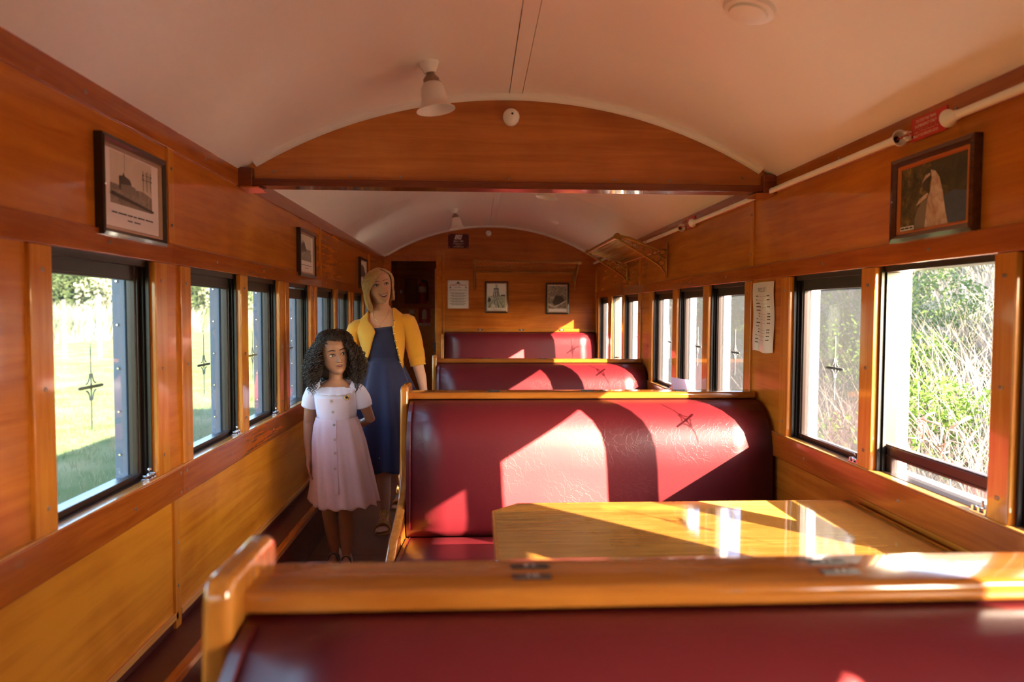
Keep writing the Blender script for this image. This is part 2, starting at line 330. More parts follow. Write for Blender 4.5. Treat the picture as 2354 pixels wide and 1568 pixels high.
# floor: lino sheets
fl = part('floor', MB().box(-1.42, 1.42, YB, 8.14, -0.06, -0.004), 'floor', kind='structure', loc=(0, 0, 0))
ys = [YB, -0.4, 1.7, 3.9, 4.62, 6.6, 8.14]
for a, b in zip(ys, ys[1:]): part('lino_sheet', MB().box(-1.27, 1.27, a+0.0015, b-0.0015, -0.004, 0.0), 'floor', fl)
# ceiling: barrel roof, curved panels with recessed joints
ce = root('ceiling', loc=(0, 0, 2.2), kind='structure')
def vault(m, x0, x1, y0, y1, t=0.012, n=14, dz=0.0):
    xs = [x0+(x1-x0)*i/n for i in range(n+1)]
    rings = [[(x, y, ceil_z(x)+dz) for x in xs] + [(x, y, ceil_z(x)+dz+t) for x in xs[::-1]] for y in (y0, y1)]
    return m.loft(rings)
part('roof_shell', vault(MB(), -1.44, 1.44, YB-.05, 9.5, 0.03, 30, 0.02), 'outer', ce, smooth=True)
seams = [YB, 0.6, 3.232, 5.55, YE+.02]
for a, b in zip(seams, seams[1:]):
    for x0, x1 in ((-1.27, -0.017), (0.043, 1.27)):
        part('ceiling_panel', vault(MB(), x0+.0015, x1-.0015, a+.0015, b-.0015), 'ceiling', ce, smooth=True)
    part('ceiling_strip', vault(MB(), -0.0155, 0.0415, a, b, 0.008, 2, -0.003), 'ceiling', ce, smooth=True)
# walls
def side(s, wins, bats, name, rail_joints, sill_joints):
    w = root(name, loc=(s*1.25, 0, 0), kind='structure')
    X = lambda v: s*v
    B = lambda x0, x1, y0, y1, z0, z1: MB().box(X(x0), X(x1), y0, y1, z0, z1)
    core = MB(); core.box(X(1.268), X(1.38), YB, 9.5, -0.9, 0.80).box(X(1.268), X(1.38), YB, 9.5, ZR0+.005, 2.14)
    ed = [YB] + [v for a in wins for v in a] + [9.5]
    for a, b in zip(ed[0::2], ed[1::2]): core.box(X(1.268), X(1.325), a-.004, b+.004, 0.80, ZR0+.005)
    part('wall_core', core, 'steel_body', w)
    # upper ply panels between battens
    e = [YB] + bats + [YE]
    for a, b in zip(e, e[1:]):
        part('panel', B(1.258, 1.268, a+.004, b-.004, ZR1-.01, ZK+.01), 'panel', w)
        part('panel', B(1.258, 1.268, a+.004, b-.004, 0.295, ZS0+.01), 'panel_low' if s < 0 else 'panel', w)
        part('plinth_panel', B(1.259, 1.268, a+.004, b-.004, 0.0, 0.285), 'maroon', w)
        part('strip', B(1.247, 1.262, a+.03, b-.002, 0.281, 0.306), 'strip', w, bevel=.002)
    for b in bats:
        part('batten', B(1.248, 1.262, b-.022, b+.022, ZR1, ZK), 'post', w, bevel=.002)
        part('batten', B(1.247, 1.262, b-.022, b+.022, 0.02, ZS0), 'post', w, bevel=.002)
    part('cornice', B(1.250, 1.268, YB, YE, ZK, ZC+.01), 'rail' if s < 0 else 'rail', w, bevel=.003)
    e = [YB] + rail_joints + [YE]
    for a, b in zip(e, e[1:]): part('rail', B(1.247, 1.268, a+.0012, b-.0012, ZR0, ZR1), 'rail', w, bevel=.004)
    e = [YB] + sill_joints + [YE]
    for a, b in zip(e, e[1:]):
        part('sill_rail', B(1.236, 1.266, a+.0012, b-.0012, ZS0, ZS1-.004), 'rail', w, bevel=.005)
        part('sill_board', B(1.238, 1.30, a+.0012, b-.0012, ZS1-.006, ZS1), 'strip', w, bevel=.003)
    # posts and pier panels
    gaps = list(zip([YB]+[b for a, b in wins], [a for a, b in wins]+[YE]))
    for a, b in gaps:
        if b-a < 0.15: segs = [(a, b)]
        else:
            p = 0.088 if b-a > .26 else (b-a)*0.36
            segs = [(a, a+p), (b-p, b)]
            part('pier_panel', B(1.256, 1.266, a+p-.004, b-p+.004, ZS1, ZR0), 'panel', w)
        for q, r in segs:
            part('post', B(1.243, 1.268, q, r, ZS1-.002, ZR0), 'post', w, bevel=.005)
    return w, B
wl, BL = side(-1, WIN_L, BAT_L, 'wall_left', [0.3, 2.515, 4.87, 7.1], [0.4, 2.535, 4.9, 7.1])
wr, BR = side(1, WIN_R, BAT_R, 'wall_right', [0.8, 3.235, 5.7], [0.8, 3.3, 5.75])
# heater duct boxed along the left wall foot
part('duct_front', BL(1.113, 1.128, YB, 8.05, 0.0, 0.238), 'maroon', wl, bevel=.003)
part('duct_top', BL(1.105, 1.258, YB, 8.05, 0.238, 0.250), 'maroon', wl, bevel=.004)
part('duct_edge', BL(1.096, 1.130, YB, 8.05, 0.226, 0.256), 'rail', wl, bevel=.004)
# screws
scr = MB().lathe([(0.0062, 0), (0.0062, 0.0012), (0.004, 0.002)], (0, 0, 0), 'x', 10)
scr_me = None
def screw(parent, p, nrm):
    global scr_me
    if scr_me is None:
        scr_me = bpy.data.meshes.new('screw'); scr_me.from_pydata(scr.v, [], scr.f); scr_me.materials.append(M['screw'])
    o = bpy.data.objects.new('screw', scr_me); COL.objects.link(o); o.parent = parent
    o.location = Vector(p) - OFF[parent.name]; o.rotation_euler = Vector(nrm).to_track_quat('X', 'Z').to_euler()
for w, s, wins, bats in ((wl, -1, WIN_L, BAT_L), (wr, 1, WIN_R, BAT_R)):
    n = (-s, 0, 0)
    for a, b in wins:
        if b < 1.2: continue
        for z in ((0.90, 1.2, 1.50) if b < 5 else ()):
            screw(w, (s*1.243, b+.042, z), n); 
            if a > 1.7: screw(w, (s*1.243, a-.042 if a-.042 > 0 else a, z), n)
        screw(w, (s*1.247, (a+b)/2, 1.60), n); screw(w, (s*1.236, (a+b)/2+.1, 0.775), n)
        screw(w, (s*1.250, (a+b)/2-.1, 2.005), n)
    for b in bats:
        if 1 < b < 6.5:
            for z in (0.2, 0.4, 0.56, 1.70, 1.90): screw(w, (s*1.247, b, z), n)
    for z in (0.74, 0.81): screw(w, (s*1.236, (2.535 if s < 0 else 3.3)-.025, z), n); screw(w, (s*1.236, (2.535 if s < 0 else 3.3)+.025, z), n)
# ---------------------------------------------------------------- windows
def ring_yz(m, x0, x1, y0, y1, z0, z1, t, tb=None, tt=None):
    tb = t if tb is None else tb; tt = t if tt is None else tt
    m.box(x0, x1, y0, y0+t, z0, z1).box(x0, x1, y1-t, y1, z0, z1)
    m.box(x0, x1, y0+t, y1-t, z0, z0+tb).box(x0, x1, y0+t, y1-t, z1-tt, z1); return m
def emblem(s, yc, zc, x):
    m = MB(); d = 0.0011
    def flat(poly): m.prism(poly, 'x', x-d, x+d)
    for sg in (1, -1):
        flat([(yc-.0020, zc), (yc+.0020, zc), (yc+.0015, zc+sg*.115), (yc, zc+sg*.13), (yc-.0015, zc+sg*.115)])
        flat([(yc-.0025, zc+sg*.108), (yc, zc+sg*.100), (yc+.0025, zc+sg*.108), (yc, zc+sg*.116)])
        flat([(yc-.004, zc+sg*.004), (yc+.004, zc+sg*.004), (yc, zc+sg*.03)])
        for h in (1, -1):
            c = [(yc+h*(.010+.024*math.sin(t)), zc+sg*(.046-.036*math.cos(t)*1.0)) for t in [i*PI/2/7 for i in range(8)]]
            c = [(yc+h*(.007+.020*(1-math.cos(i/7*PI/2))), zc+sg*(.040-.030*math.sin(i/7*PI/2))) for i in range(8)]
            for (y0, z0), (y1, z1) in zip(c, c[1:]):
                n = Vector((-(z1-z0), y1-y0)).normalized()*.0021
                flat([(y0-n.x, z0-n.y), (y1-n.x, z1-n.y), (y1+n.x, z1+n.y), (y0+n.x, z0+n.y)])
    flat([(yc-.066, zc-.0035), (yc-.055, zc-.0048), (yc+.055, zc-.0048), (yc+.066, zc-.0035), (yc+.066, zc+.0035), (yc+.055, zc+.0048), (yc-.055, zc+.0048), (yc-.066, zc+.0035)])
    return m
nwin = 0
def window(s, y0, y1, state='shut', detail=True, has_emblem=True, drop=0.0):
    global nwin; nwin += 1
    z0, z1 = ZS1, ZR0; X = lambda v: s*v
    w = root('window_%d' % nwin, loc=(s*1.30, (y0+y1)/2, z0), kind='structure')
    fr = part('jamb', ring_yz(MB(), X(1.270), X(1.335), y0-.02, y1+.02, z0-.012, z1+.01, .026, .014, .030), 'bronze_alu', w, bevel=.002)
    m = MB()
    for ya, yb in ((y0+.006, y0+.012), (y1-.012, y1-.006)): m.box(X(1.262), X(1.272), ya, yb, z0, z1)
    m.box(X(1.277), X(1.288), y1-.020, y1-.004, z0, z1).box(X(1.277), X(1.288), y0+.004, y0+.020, z0, z1)
    part('track', m, 'track', fr)
    sy0, sy1 = y0+.006, y1-.006
    if state == 'open':      # the sash stands down in its pocket, top rail showing above the sill
        part('sash', ring_yz(MB(), X(1.292), X(1.318), sy0, sy1, z0-.55, 0.934, .040, .03, .046), 'bronze_alu', w, bevel=.004)
        m = MB().box(X(1.288), X(1.293), sy0+.002, sy1-.002, .890, .897).box(X(1.288), X(1.293), sy0+.002, sy1-.002, .921, .928)
        part('sash_bead', m, 'bronze_alu', w)
        part('pane', MB().box(X(1.304), X(1.307), sy0+.03, sy1-.03, z0-.53, 0.892), 'glass_right', w)
    else:
        d = drop
        part('sash', ring_yz(MB(), X(1.290), X(1.318), sy0, sy1, z0-.004-d, z1-.004-d, .040, .024, .062), 'bronze_alu', w, bevel=.004)
        part('sash_bead', ring_yz(MB(), X(1.286), X(1.291), sy0+.026, sy1-.026, z0+.014-d, z1-.050-d, .008), 'bronze_alu', w)
        part('pane', MB().box(X(1.304), X(1.307), sy0+.03, sy1-.03, z0+.01-d, z1-.05-d), 'glass_left' if s < 0 else 'glass_right', w)
        if has_emblem: part('emblem', emblem(s, (y0+y1)/2, 1.172, X(1.3085)), 'etched', w)
    yn = y0-.10 if state == 'open' else y0-.02
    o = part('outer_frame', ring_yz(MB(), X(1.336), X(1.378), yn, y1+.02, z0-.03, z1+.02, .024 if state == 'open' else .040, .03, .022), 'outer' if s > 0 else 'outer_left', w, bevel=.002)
    if detail:
        m = MB()
        for k in range(5): m.lathe([(.005, 0), (.0035, -.003)], (X(1.36), y1-.024, z0+.08+k*.145), 'y', 6)
        part('rivets', m, 'chrome', o, kind='stuff')
        y1_ = y1; y1 = y1 if s < 0 else y0+.072
        lm = MB().box(X(1.246), X(1.272), y1-.066, y1-.006, z0, z0+.005).tube([(X(1.259), y1-.070, z0+.011), (X(1.259), y1-.004, z0+.011)], .0055, 8)
        for yy in (y1-.06, y1-.035, y1-.012): lm.box(X(1.250), X(1.268), yy-.004, yy+.004, z0+.004, z0+.017)
        la = part('latch', lm, 'chrome', w, bevel=.001)
        part('latch_knob', MB().tube([(X(1.259), y1-.046, z0+.012), (X(1.255), y1-.046, z0+.03)], .0028, 6).ell((X(1.254), y1-.046, z0+.035), .006, .006, .006, 8, 6), 'chrome', la, smooth=True)
    return w
for i, (a, b) in enumerate(WIN_L): window(-1, a, b, detail=b > 1.5 and a < 4.6, has_emblem=b > 1.5, drop=0.022 if i == 8 else 0)
for i, (a, b) in enumerate(WIN_R): window(1, a, b, 'open' if i in (2, 5, 11) else 'shut', detail=b > 1 and a < 5)
# ---------------------------------------------------------------- roof beam
bm_ = root('trim_1', loc=(0, 3.25, 1.98), kind='structure')
xs = [-1.262+2.524*i/40 for i in range(41)]
part('beam_board', MB().prism([(-1.262, 2.0)] + [(x, ceil_z(x)-.002) for x in xs] + [(1.262, 2.0)], 'y', 3.225, 3.29), 'beam', bm_)
part('beam_flange', MB().box(-1.20, 1.20, 3.205, 3.31, 1.972, 2.004), 'dark_wood', bm_, bevel=.004)
for s in (-1, 1):
    part('bracket', MB().box(s*1.262, s*1.188, 3.19, 3.325, 1.968, 2.052), 'dark_wood', bm_, bevel=.004)
    part('corbel', MB().prism([(3.20, 1.968), (3.315, 1.968), (3.315, 1.955), (3.2, 1.962)], 'x', s*1.25, s*1.16), 'rail', bm_)
def arc_trim(y, r, parent, x0=-1.19, x1=1.19):
    rings = []
    for i in range(41):
        x = x0+(x1-x0)*i/40; z = ceil_z(x); nx, nz = -x/ARC_R, -math.sqrt(1-(x/ARC_R)**2)
        pr = [(0, 0)] + [(-r*math.cos(t), r*math.sin(t)) for t in [k*PI/2/5 for k in range(6)]]     # (y, inward)
        rings.append([(x+nx*q, y+p, z+nz*q) for p, q in pr])
    return part('arc_trim', MB().loft(rings), 'white_trim', parent, smooth=True)
arc_trim(3.225, .026, bm_)
for x in (-1.10, -0.75, -0.52, -0.02, 0.48, 0.75, 1.10): screw(bm_, (x, 3.224, 2.022 if abs(x) < 1 else 2.04), (0, -1, 0))
# ---------------------------------------------------------------- end wall, doorway and vestibule
we = root('wall_end', loc=(0, YE, 0), kind='structure')
DX0, DX1, DZ = -1.17, -0.640, 1.985
part('end_panel', MB().prism([(DX1, 0), (1.27, 0), (1.27, ceil_z(1.26))] + [(x, ceil_z(x)) for x in xs[::-1]] + [(-1.27, ceil_z(-1.26)), (-1.27, 0), (DX0, 0), (DX0, DZ), (DX1, DZ)], 'y', YE, YE+.05), 'panel_x', we)
part('door_post', MB().box(DX1-.005, DX1+.062, YE-.016, YE+.06, 0, DZ+.065), 'panel', we, bevel=.004)
part('door_head', MB().box(DX0-.08, DX1-.006, YE-.016, YE+.06, DZ, DZ+.065), 'rail', we, bevel=.004)
part('corner_bead', MB().box(1.243, 1.262, YE-.02, YE, .1, 2.02), 'post', we, bevel=.003)
arc_trim(YE, .02, we, -1.25, 1.25)
for x, z in ((-.552, 1.95), (-.552, 1.72), (-.6, 2.02)): screw(we, (x, YE-.001, z), (0, -1, 0))
part('cover_strip', MB().box(-0.572, -0.545, YE-.006, YE, 0, 2.12), 'panel', we, bevel=.002)
part('cover_strip', MB().box(-1.2, -0.545, YE-.006, YE, 2.12, 2.15), 'panel_x', we, bevel=.002)
we2 = root('wall_vestibule', loc=(0, 9.35, 0), kind='structure')
part('back_panel', MB().box(-1.27, 1.0, 9.33, 9.38, 0, 2.4), 'panel_x', we2)
part('lower_panel', MB().box(-1.2, -0.5, 9.318, 9.331, 0.1, 1.44), 'panel_low', we2, bevel=.002)
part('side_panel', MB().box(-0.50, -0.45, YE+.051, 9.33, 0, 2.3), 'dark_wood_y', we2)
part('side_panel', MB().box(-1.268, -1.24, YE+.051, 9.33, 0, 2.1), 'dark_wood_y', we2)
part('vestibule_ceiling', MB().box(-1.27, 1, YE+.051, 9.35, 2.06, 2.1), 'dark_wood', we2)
part('vestibule_floor', MB().box(-1.268, 1, YE+.045, 9.38, -.05, 0), 'floor', we2)
part('meter_cabinet', MB().box(-1.13, -0.97, 9.25, 9.33, 1.50, 1.83), 'dark_wood', we2, bevel=.006)
part('door_edge', MB().box(DX1-.022, DX1-.012, YE+.06, YE+.09, 0.1, 1.9), 'chrome', we2)
part('door_bolt', MB().box(DX1-.035, DX1-.012, YE+.02, YE+.06, 0.93, 1.03), 'black', we2, bevel=.003)
part('light_knob', MB().ell((-1.19, 9.32, 1.66), .018, .012, .024, 10, 8), 'porcelain', we2, smooth=True)
part('rear_panel', MB().box(-1.27, 1.27, YB-.05, YB, 0, 2.45), 'panel_x', root('wall_rear', loc=(0, YB, 0), kind='structure'))
# ---------------------------------------------------------------- benches
def rnd(poly, r=0.02, n=4):
    """round the corners of a 2-D polygon"""
    out = []; N = len(poly)
    for i in range(N):
        p = Vector((*poly[i], 0)); a = Vector((*poly[i-1], 0)); b = Vector((*poly[(i+1) % N], 0))
        da, db = (a-p), (b-p); q = min(r, da.length*.45, db.length*.45); s = p+da.normalized()*q; e = p+db.normalized()*q
        for k in range(n+1):
            t = k/n; w = s*(1-t)**2+p*2*t*(1-t)+e*t*t; out.append((w.x, w.y))
    return out
PLATE_X = (-0.082, 0.395, 0.87)
def num_plate(parent, x, y, z, txt, up, facing):
    m = MB()
    xd = Vector((1, 0, 0)) if facing > 0 else Vector((-1, 0, 0)); yd = Vector(up)
    o = Vector((x, y, z)); nd = xd.cross(yd)
    c = [o + xd*a*.029 + yd*b*.0085 for a, b in ((-1, -1), (1, -1), (1, 1), (-1, 1))]
    m.add(c + [p+nd*.002 for p in c], [(3, 2, 1, 0), (4, 5, 6, 7), (0, 1, 5, 4), (1, 2, 6, 5), (2, 3, 7, 6), (3, 0, 4, 7)])
    pl = part('number_plate', m, 'black', parent)
    part('numeral', text_mb(txt, .0145, o+nd*.0022, xd, yd, xs=1.5), 'white', pl, fixn=False)
    e = MB()
    e.add([o+nd*.0024+xd*(-.029)+yd*(-.0085), o+nd*.0024+xd*.029+yd*(-.0085), o+nd*.0024+xd*.029+yd*(-.0062), o+nd*.0024+xd*(-.029)+yd*(-.0062)], [(0, 1, 2, 3)])
    part('plate_edge', e, 'chrome', pl, fixn=False)
CUSH = [(-.035, .966), (-.085, .962), (-.135, .950), (-.185, .925), (-.230, .885), (-.262, .83), (-.280, .76), (-.288, .66), (-.292, .55), (-.300, .45), (-.296, .39), (-.27, .352), (-.22, .34), (-.035, .34)]
SEAT = rnd([(-.26, .350), (-.50, .378), (-.70, .400), (-.79, .392), (-.805, .345), (-.78, .292), (-.26, .275)], .05)
HALF = [(.105, 1.036), (.118, .86), (.130, .70), (.155, .58), (.21, .515), (.34, .475), (.56, .440), (.74, .375), (.785, .335), (.775, .29), (.66, .225), (.58, .13), (.55, 0)]
ENDP = [(-y, z) for y, z in HALF]+[(y, z) for y, z in HALF[::-1]]
def pillow(prof, x0, x1, e=.022, n=5):
    """an upholstered block: profile swept along x with rounded ends"""
    cy_ = sum(p[0] for p in prof)/len(prof); cz = sum(p[1] for p in prof)/len(prof); rings = []
    def ring(x, sh): 
        out = []
        for y, z in prof:
            d = Vector((y-cy_, z-cz)); L = d.length; d = d*((L-sh)/L) if L > 1e-6 else d
            out.append((x, cy_+d.x, cz+d.y))
        return out
    for k in range(n+1):
        t = k/n*PI/2; rings.append(ring(x0+e*(1-math.sin(t)), e*(1-math.cos(PI/2-t)) if False else e*(1-math.sin(t)) * 0 + e*(1-math.sin(t))))
    xs_ = [x0+e+(x1-x0-2*e)*i/10 for i in range(1, 10)]
    for x in xs_: rings.append(ring(x, 0))
    for k in range(n, -1, -1):
        t = k/n*PI/2; rings.append(ring(x1-e*(1-math.sin(t)), e*(1-math.sin(t))))
    # rounder ends
    return MB().loft(rings)
def mirror_y(m): m.v = [(x, -y, z) for x, y, z in m.v]; m.f = [f[::-1] for f in m.f]; return m
def bench(yc, near, far, label):
    r = root('bench_seat', label, 'bench', (0.37, yc, 0), 'back-to-back bench seats')
    def P(name, m, ma, par=r, **k): m.v = [(x, y+yc, z) for x, y, z in m.v]; return part(name, m, ma, par, **k)
    rail = P('top_rail', MB().prism(rnd([(-.062, .966), (.062, .966), (.062, 1.0), (-.062, 1.0)], .013, 4), 'x', -.497, 1.236), 'bench_wood', smooth=True)
    for sg in (1, -1):
        mm = (lambda m: m) if sg > 0 else mirror_y
        b = P('back_cushion', mm(pillow(CUSH, -.490, 1.234)), 'vinyl', smooth='all')
        sx = [MB().tube([(x, p[0]-.0015, p[1]) for p in CUSH[1:11]], .0022, 6) for x in (-.472,)]
        P('piping', mm(sx[0]), 'vinyl', b, smooth='all')
        s = P('seat_cushion', mm(pillow(SEAT, -.490, 1.234)), 'vinyl', smooth='all')
        P('piping', mm(MB().tube([(-.474, p[0], p[1]+.001) for p in SEAT[2:-6]], .0022, 6)), 'vinyl', s, smooth='all')
        P('seat_frame', mm(MB().box(-.49, 1.234, -.70, -.05, .20, .276)), 'dark_wood', bevel=.006)
    P('base_panel', MB().box(-.47, 1.232, -.42, .42, 0.0, .20), 'maroon')
    P('inner_board', MB().box(-.485, 1.232, -.034, .034, .20, .966), 'dark_wood')
    e = P('end_panel', MB().prism(rnd(ENDP, .03, 4), 'x', -.537, -.496), 'bench_end', bevel=.013, seg=4)
    for sg in (1, -1): 
        m = MB().prism([(sg*.47, .25), (sg*.66, .205), (sg*.50, .03), (sg*.42, .03)], 'x', -.497, -.47); P('foot_block', m, 'dark_wood')
    for x, a, b in zip(PLATE_X, near, far):
        num_plate(rail, x, yc-.021, 1.0, a, (0, 1, 0), 1)
        num_plate(rail, x, yc+.022, 1.0, b, (0, -1, 0), -1)
    return r
YA, YBN, YCN = 1.03, 3.42, 5.80
bench(YA, ('10', '11', '12'), ('13', '14', '15'), 'nearest red vinyl bench with a wooden top rail, across the bottom of the view')
bench(YBN, ('16', '17', '18'), ('19', '20', '21'), 'red vinyl bench with sunlit patches facing the wooden table')
bench(YCN, ('22', '23', '24'), ('25', '26', '27'), 'smaller red vinyl bench standing between the sunlit bench and the end wall bench')
# the single bench built against the end wall
er = root('wall_bench', 'red vinyl bench built against the wooden end wall under two framed prints', 'bench', (0.37, 7.95, 0))
CE = [(8.09, 1.158), (8.04, 1.156), (8.0, 1.146), (7.96, 1.12), (7.935, 1.07), (7.925, 1.0), (7.915, .8), (7.905, .55), (7.90, .42), (7.91, .37), (7.95, .345), (8.09, .345)]
part('back_cushion', pillow(CE, -.535, 1.225), 'vinyl', er, smooth='all')
part('seat_cushion', pillow([(p[0]+8.18, p[1]) for p in SEAT], -.535, 1.225), 'vinyl', er, smooth='all')
part('base_panel', MB().box(-.53, 1.225, 7.52, 8.09, 0, .277), 'dark_wood', er)
tr = part('top_rail', MB().box(-.545, 1.235, 8.045, 8.098, 1.160, 1.196), 'bench_wood', er, bevel=.004)
part('end_panel', MB().prism(rnd([(8.095, 0), (8.095, 1.14), (7.93, 1.14), (7.90, 1.08), (7.87, .5), (7.75, .42), (7.42, .36), (7.42, .30), (7.6, .2), (7.62, 0)], .03, 3), 'x', -.575, -.545), 'bench_end', er, bevel=.008, seg=3)
for x, t in ((-.125, '28'), (.36, '29'), (.838, '30')): num_plate(tr, x, 8.043, 1.183, t, (0, 0, 1), 1)
# ---------------------------------------------------------------- tables
def table(yc, label):
    r = root('table', label, 'table', (0.56, yc, 0), 'tables between the benches')
    h = .33; c = .095
    poly = [(-.113, yc-h+c), (-.113+c, yc-h), (1.232, yc-h), (1.232, yc+h), (-.113+c, yc+h), (-.113, yc+h-c)]
    inn = [(-.103, yc-h+c+.004), (-.103+c-.004, yc-h+.010), (1.232, yc-h+.010), (1.232, yc+h-.010), (-.103+c-.004, yc+h-.010), (-.103, yc+h-c-.004)]
    part('tabletop', MB().prism(inn, 'z', .668, .701), 'table', r, bevel=.001)
    m = MB()
    rings = []
    for (a, b), (p, q) in zip(poly, inn): rings.append([(a, b, .660), (a, b, .698), (a+(p-a)*.2, b+(q-b)*.2, .7015), (p, q, .7015), (p, q, .66)])
    e = MB()
    for A, Bq in zip(rings, rings[1:]+rings[:1]): 
        if A[0][0] > 1.2 and Bq[0][0] > 1.2: continue
        e.loft([A, Bq], True, True)
    part('edge_band', e, 'bench_end', r)
    part('leg', MB().box(.02, .09, yc-.05, yc+.05, .03, .668), 'bench_end', r, bevel=.006)
    part('foot', MB().box(-.05, .16, yc-.16, yc+.16, 0, .032), 'dark_wood', r, bevel=.005)
    part('wall_cleat', MB().box(1.19, 1.234, yc-.26, yc+.26, .61, .667), 'dark_wood_y', r)
    return r
table(2.13, 'varnished wooden table with cut corners in front of the sunlit bench')
table(4.50, 'wooden table hidden behind the sunlit bench, carrying the small card')
cd = root('menu_card', 'small pink and white leaflet in a stand by the right windows', 'card', (1.165, 4.35, .7015))
part('leaflet', MB().add([(1.115, 4.33, .735), (1.235, 4.345, .735), (1.225, 4.40, .955), (1.105, 4.385, .975)], [(0, 1, 2, 3)]).add([(1.115, 4.332, .735), (1.235, 4.347, .735), (1.225, 4.402, .955), (1.105, 4.387, .975)], [(3, 2, 1, 0)]), mat('leaflet_print', (0.62, 0.42, 0.52), .4), cd, fixn=False)
part('leaflet_picture', MB().add([(1.122, 4.334, .78), (1.222, 4.347, .78), (1.218, 4.372, .885), (1.178, 4.368, .865), (1.150, 4.366, .90), (1.115, 4.36, .87)], [(0, 1, 2, 3, 4, 5)]), mat('leaflet_red', (0.55, 0.08, 0.05), .4), cd, fixn=False)
part('stand', MB().tube([(1.11, 4.32, .705), (1.24, 4.335, .705)], .003).tube([(1.12, 4.32, .705), (1.12, 4.33, .76)], .003).tube([(1.23, 4.335, .705), (1.23, 4.345, .76)], .003).tube([(1.12, 4.33, .705), (1.12, 4.42, .705)], .003).tube([(1.23, 4.34, .705), (1.23, 4.43, .705)], .003), 'chrome', cd, smooth='all')
# ---------------------------------------------------------------- ceiling lamps
def lamp(x, y, label):
    z = ceil_z(x); r = root('ceiling_lamp', label, 'lamp', (x, y, z), 'bell shaded ceiling lamps')
    tl = Matrix.Translation((x, y, z)) @ Matrix.Rotation(math.asin(-x/ARC_R), 4, 'Y').inverted() @ Matrix.Scale(.88, 4)
    L = lambda prof, n=32: MB().lathe(prof, (0, 0, 0), 'z', n).xf(tl)
    part('ceiling_rose', L([(.046, 0.002), (.046, -.006), (.041, -.018), (.031, -.034), (.026, -.046), (.02, -.046)]), 'porcelain', r, smooth=True)
    g = part('gallery', L([(.019, -.044), (.019, -.052), (.022, -.056), (.034, -.070), (.036, -.074), (.036, -.088), (.034, -.090)]), mat('gallery_metal', (.32, .22, .15), .35, metal=.8), r, smooth=True)
    m = MB()
    for k in range(3):
        a = k*2*PI/3+.4; m.tube([(.034*math.cos(a), .034*math.sin(a), -.084), (.043*math.cos(a), .043*math.sin(a), -.084)], .0035, 8)
    part('thumb_screws', m.xf(tl), 'brass', g, smooth=True, kind='stuff')
    o = [(.034, -.088), (.044, -.096), (.052, -.112), (.056, -.135), (.058, -.160), (.063, -.182), (.074, -.200), (.088, -.210), (.0885, -.213)]
    i = [(a-.003, b+.001) for a, b in o[::-1]]; i[0] = (.086, -.212)
    rings = o+i
    part('shade', L(rings, 40), 'lampshade', r, smooth='all')
    part('bulb', MB().ell((0, 0, -.14), .026, .026, .034, 16, 10).lathe([(.013, -.09), (.013, -.12)], (0, 0, 0)).xf(tl), 'porcelain', r, smooth='all')
    return r
lamp(-.358, 2.76, 'bell shaded glass lamp hanging in front of the roof beam')
lamp(.35, 4.82, 'bell shaded glass lamp half hidden behind the roof beam')
lamp(-.385, 6.62, 'bell shaded glass lamp hanging near the end wall above the maroon plaque')
def dome(x, y, label):
    z = ceil_z(x); r = root('ceiling_vent', label, 'vent', (x, y, z), 'round white ceiling vents')
    tl = Matrix.Translation((x, y, z)) @ Matrix.Rotation(math.asin(-x/ARC_R), 4, 'Y').inverted()
    part('rim', MB().lathe([(.080, .004), (.080, -.004), (.074, -.012), (.064, -.014)], (0, 0, 0), 'z', 32).xf(tl), 'ceiling', r, smooth=True)
    part('cover', MB().lathe([(.060, -.013), (.056, -.022), (.03, -.026)], (0, 0, 0), 'z', 32).xf(tl), 'ceiling', r, smooth=True)
dome(.655, 2.06, 'round white ceiling vent cut off by the top of the view')
dome(.60, 7.05, 'round white ceiling vent far back near the end wall')
def knob(x, y, z, rr, label):
    r = root('porcelain_cover', label, 'cover', (x, y, z), 'white porcelain wall covers')
    part('rose', MB().lathe([(rr*.95, 0), (rr*.95, -.006)], (x, y, z), 'y', 28), 'porcelain', r, smooth=True)
    part('ball', MB().lathe([(rr*.9, -.005), (rr, -.016), (rr*.97, -.028), (rr*.8, -.042), (rr*.5, -.051), (rr*.22, -.054)], (x, y, z), 'y', 28), 'porcelain', r, smooth='all')
    part('hole', MB().lathe([(.0055, -.050), (.0055, -.0548)], (x+.004, y, z+.006), 'y', 12), 'ink', r)
knob(-.008, 3.224, 2.302, .040, 'round white porcelain cover fixed on the face of the roof beam')
knob(-.030, YE-.001, 2.318, .036, 'round white porcelain cover fixed high on the end wall')
# ---------------------------------------------------------------- alarm chain conduit and red signs
def conduit(label, y0, y1, cup0, cup1, clips):
    x, z = 1.226, 1.976; r = root('alarm_conduit', label, 'pipe', (x, y0, z), 'white alarm chain pipes')
    part('pipe', MB().tube([(x, y0, z), (x, y1, z)], .0125, 16), 'white_trim', r, smooth=True)
    def cup(y, d):
        o = [(.0135, 0), (.015, d*.012), (.016, d*.024), (.022, d*.036), (.027, d*.043), (.027, d*.047)]; i = [(.024, d*.047), (.019, d*.036), (.010, d*.022)]
        c = part('bell_mouth', MB().lathe(o+i, (x, y, z), 'y', 24, True), 'white_trim', r, smooth=True)
        part('mouth_hole', MB().lathe([(.0105, d*.020), (.0105, d*.026)], (x, y, z), 'y', 16), 'ink', c)
    if cup0: cup(y0, -1)
    if cup1: cup(y1, 1)
    for y in clips:
        part('clip', MB().tube([(x, y-.006, z), (x, y+.006, z)], .0145, 14).box(x, 1.25, y-.006, y+.006, z-.004, z+.004), 'rail', r, smooth=True)
conduit('white alarm chain pipe running off the top right corner', -2.6, 1.932, False, True, (0.6,))
conduit('white alarm chain pipe between the two red signs, passing the roof beam', 2.252, 4.33, True, True, (3.36,))
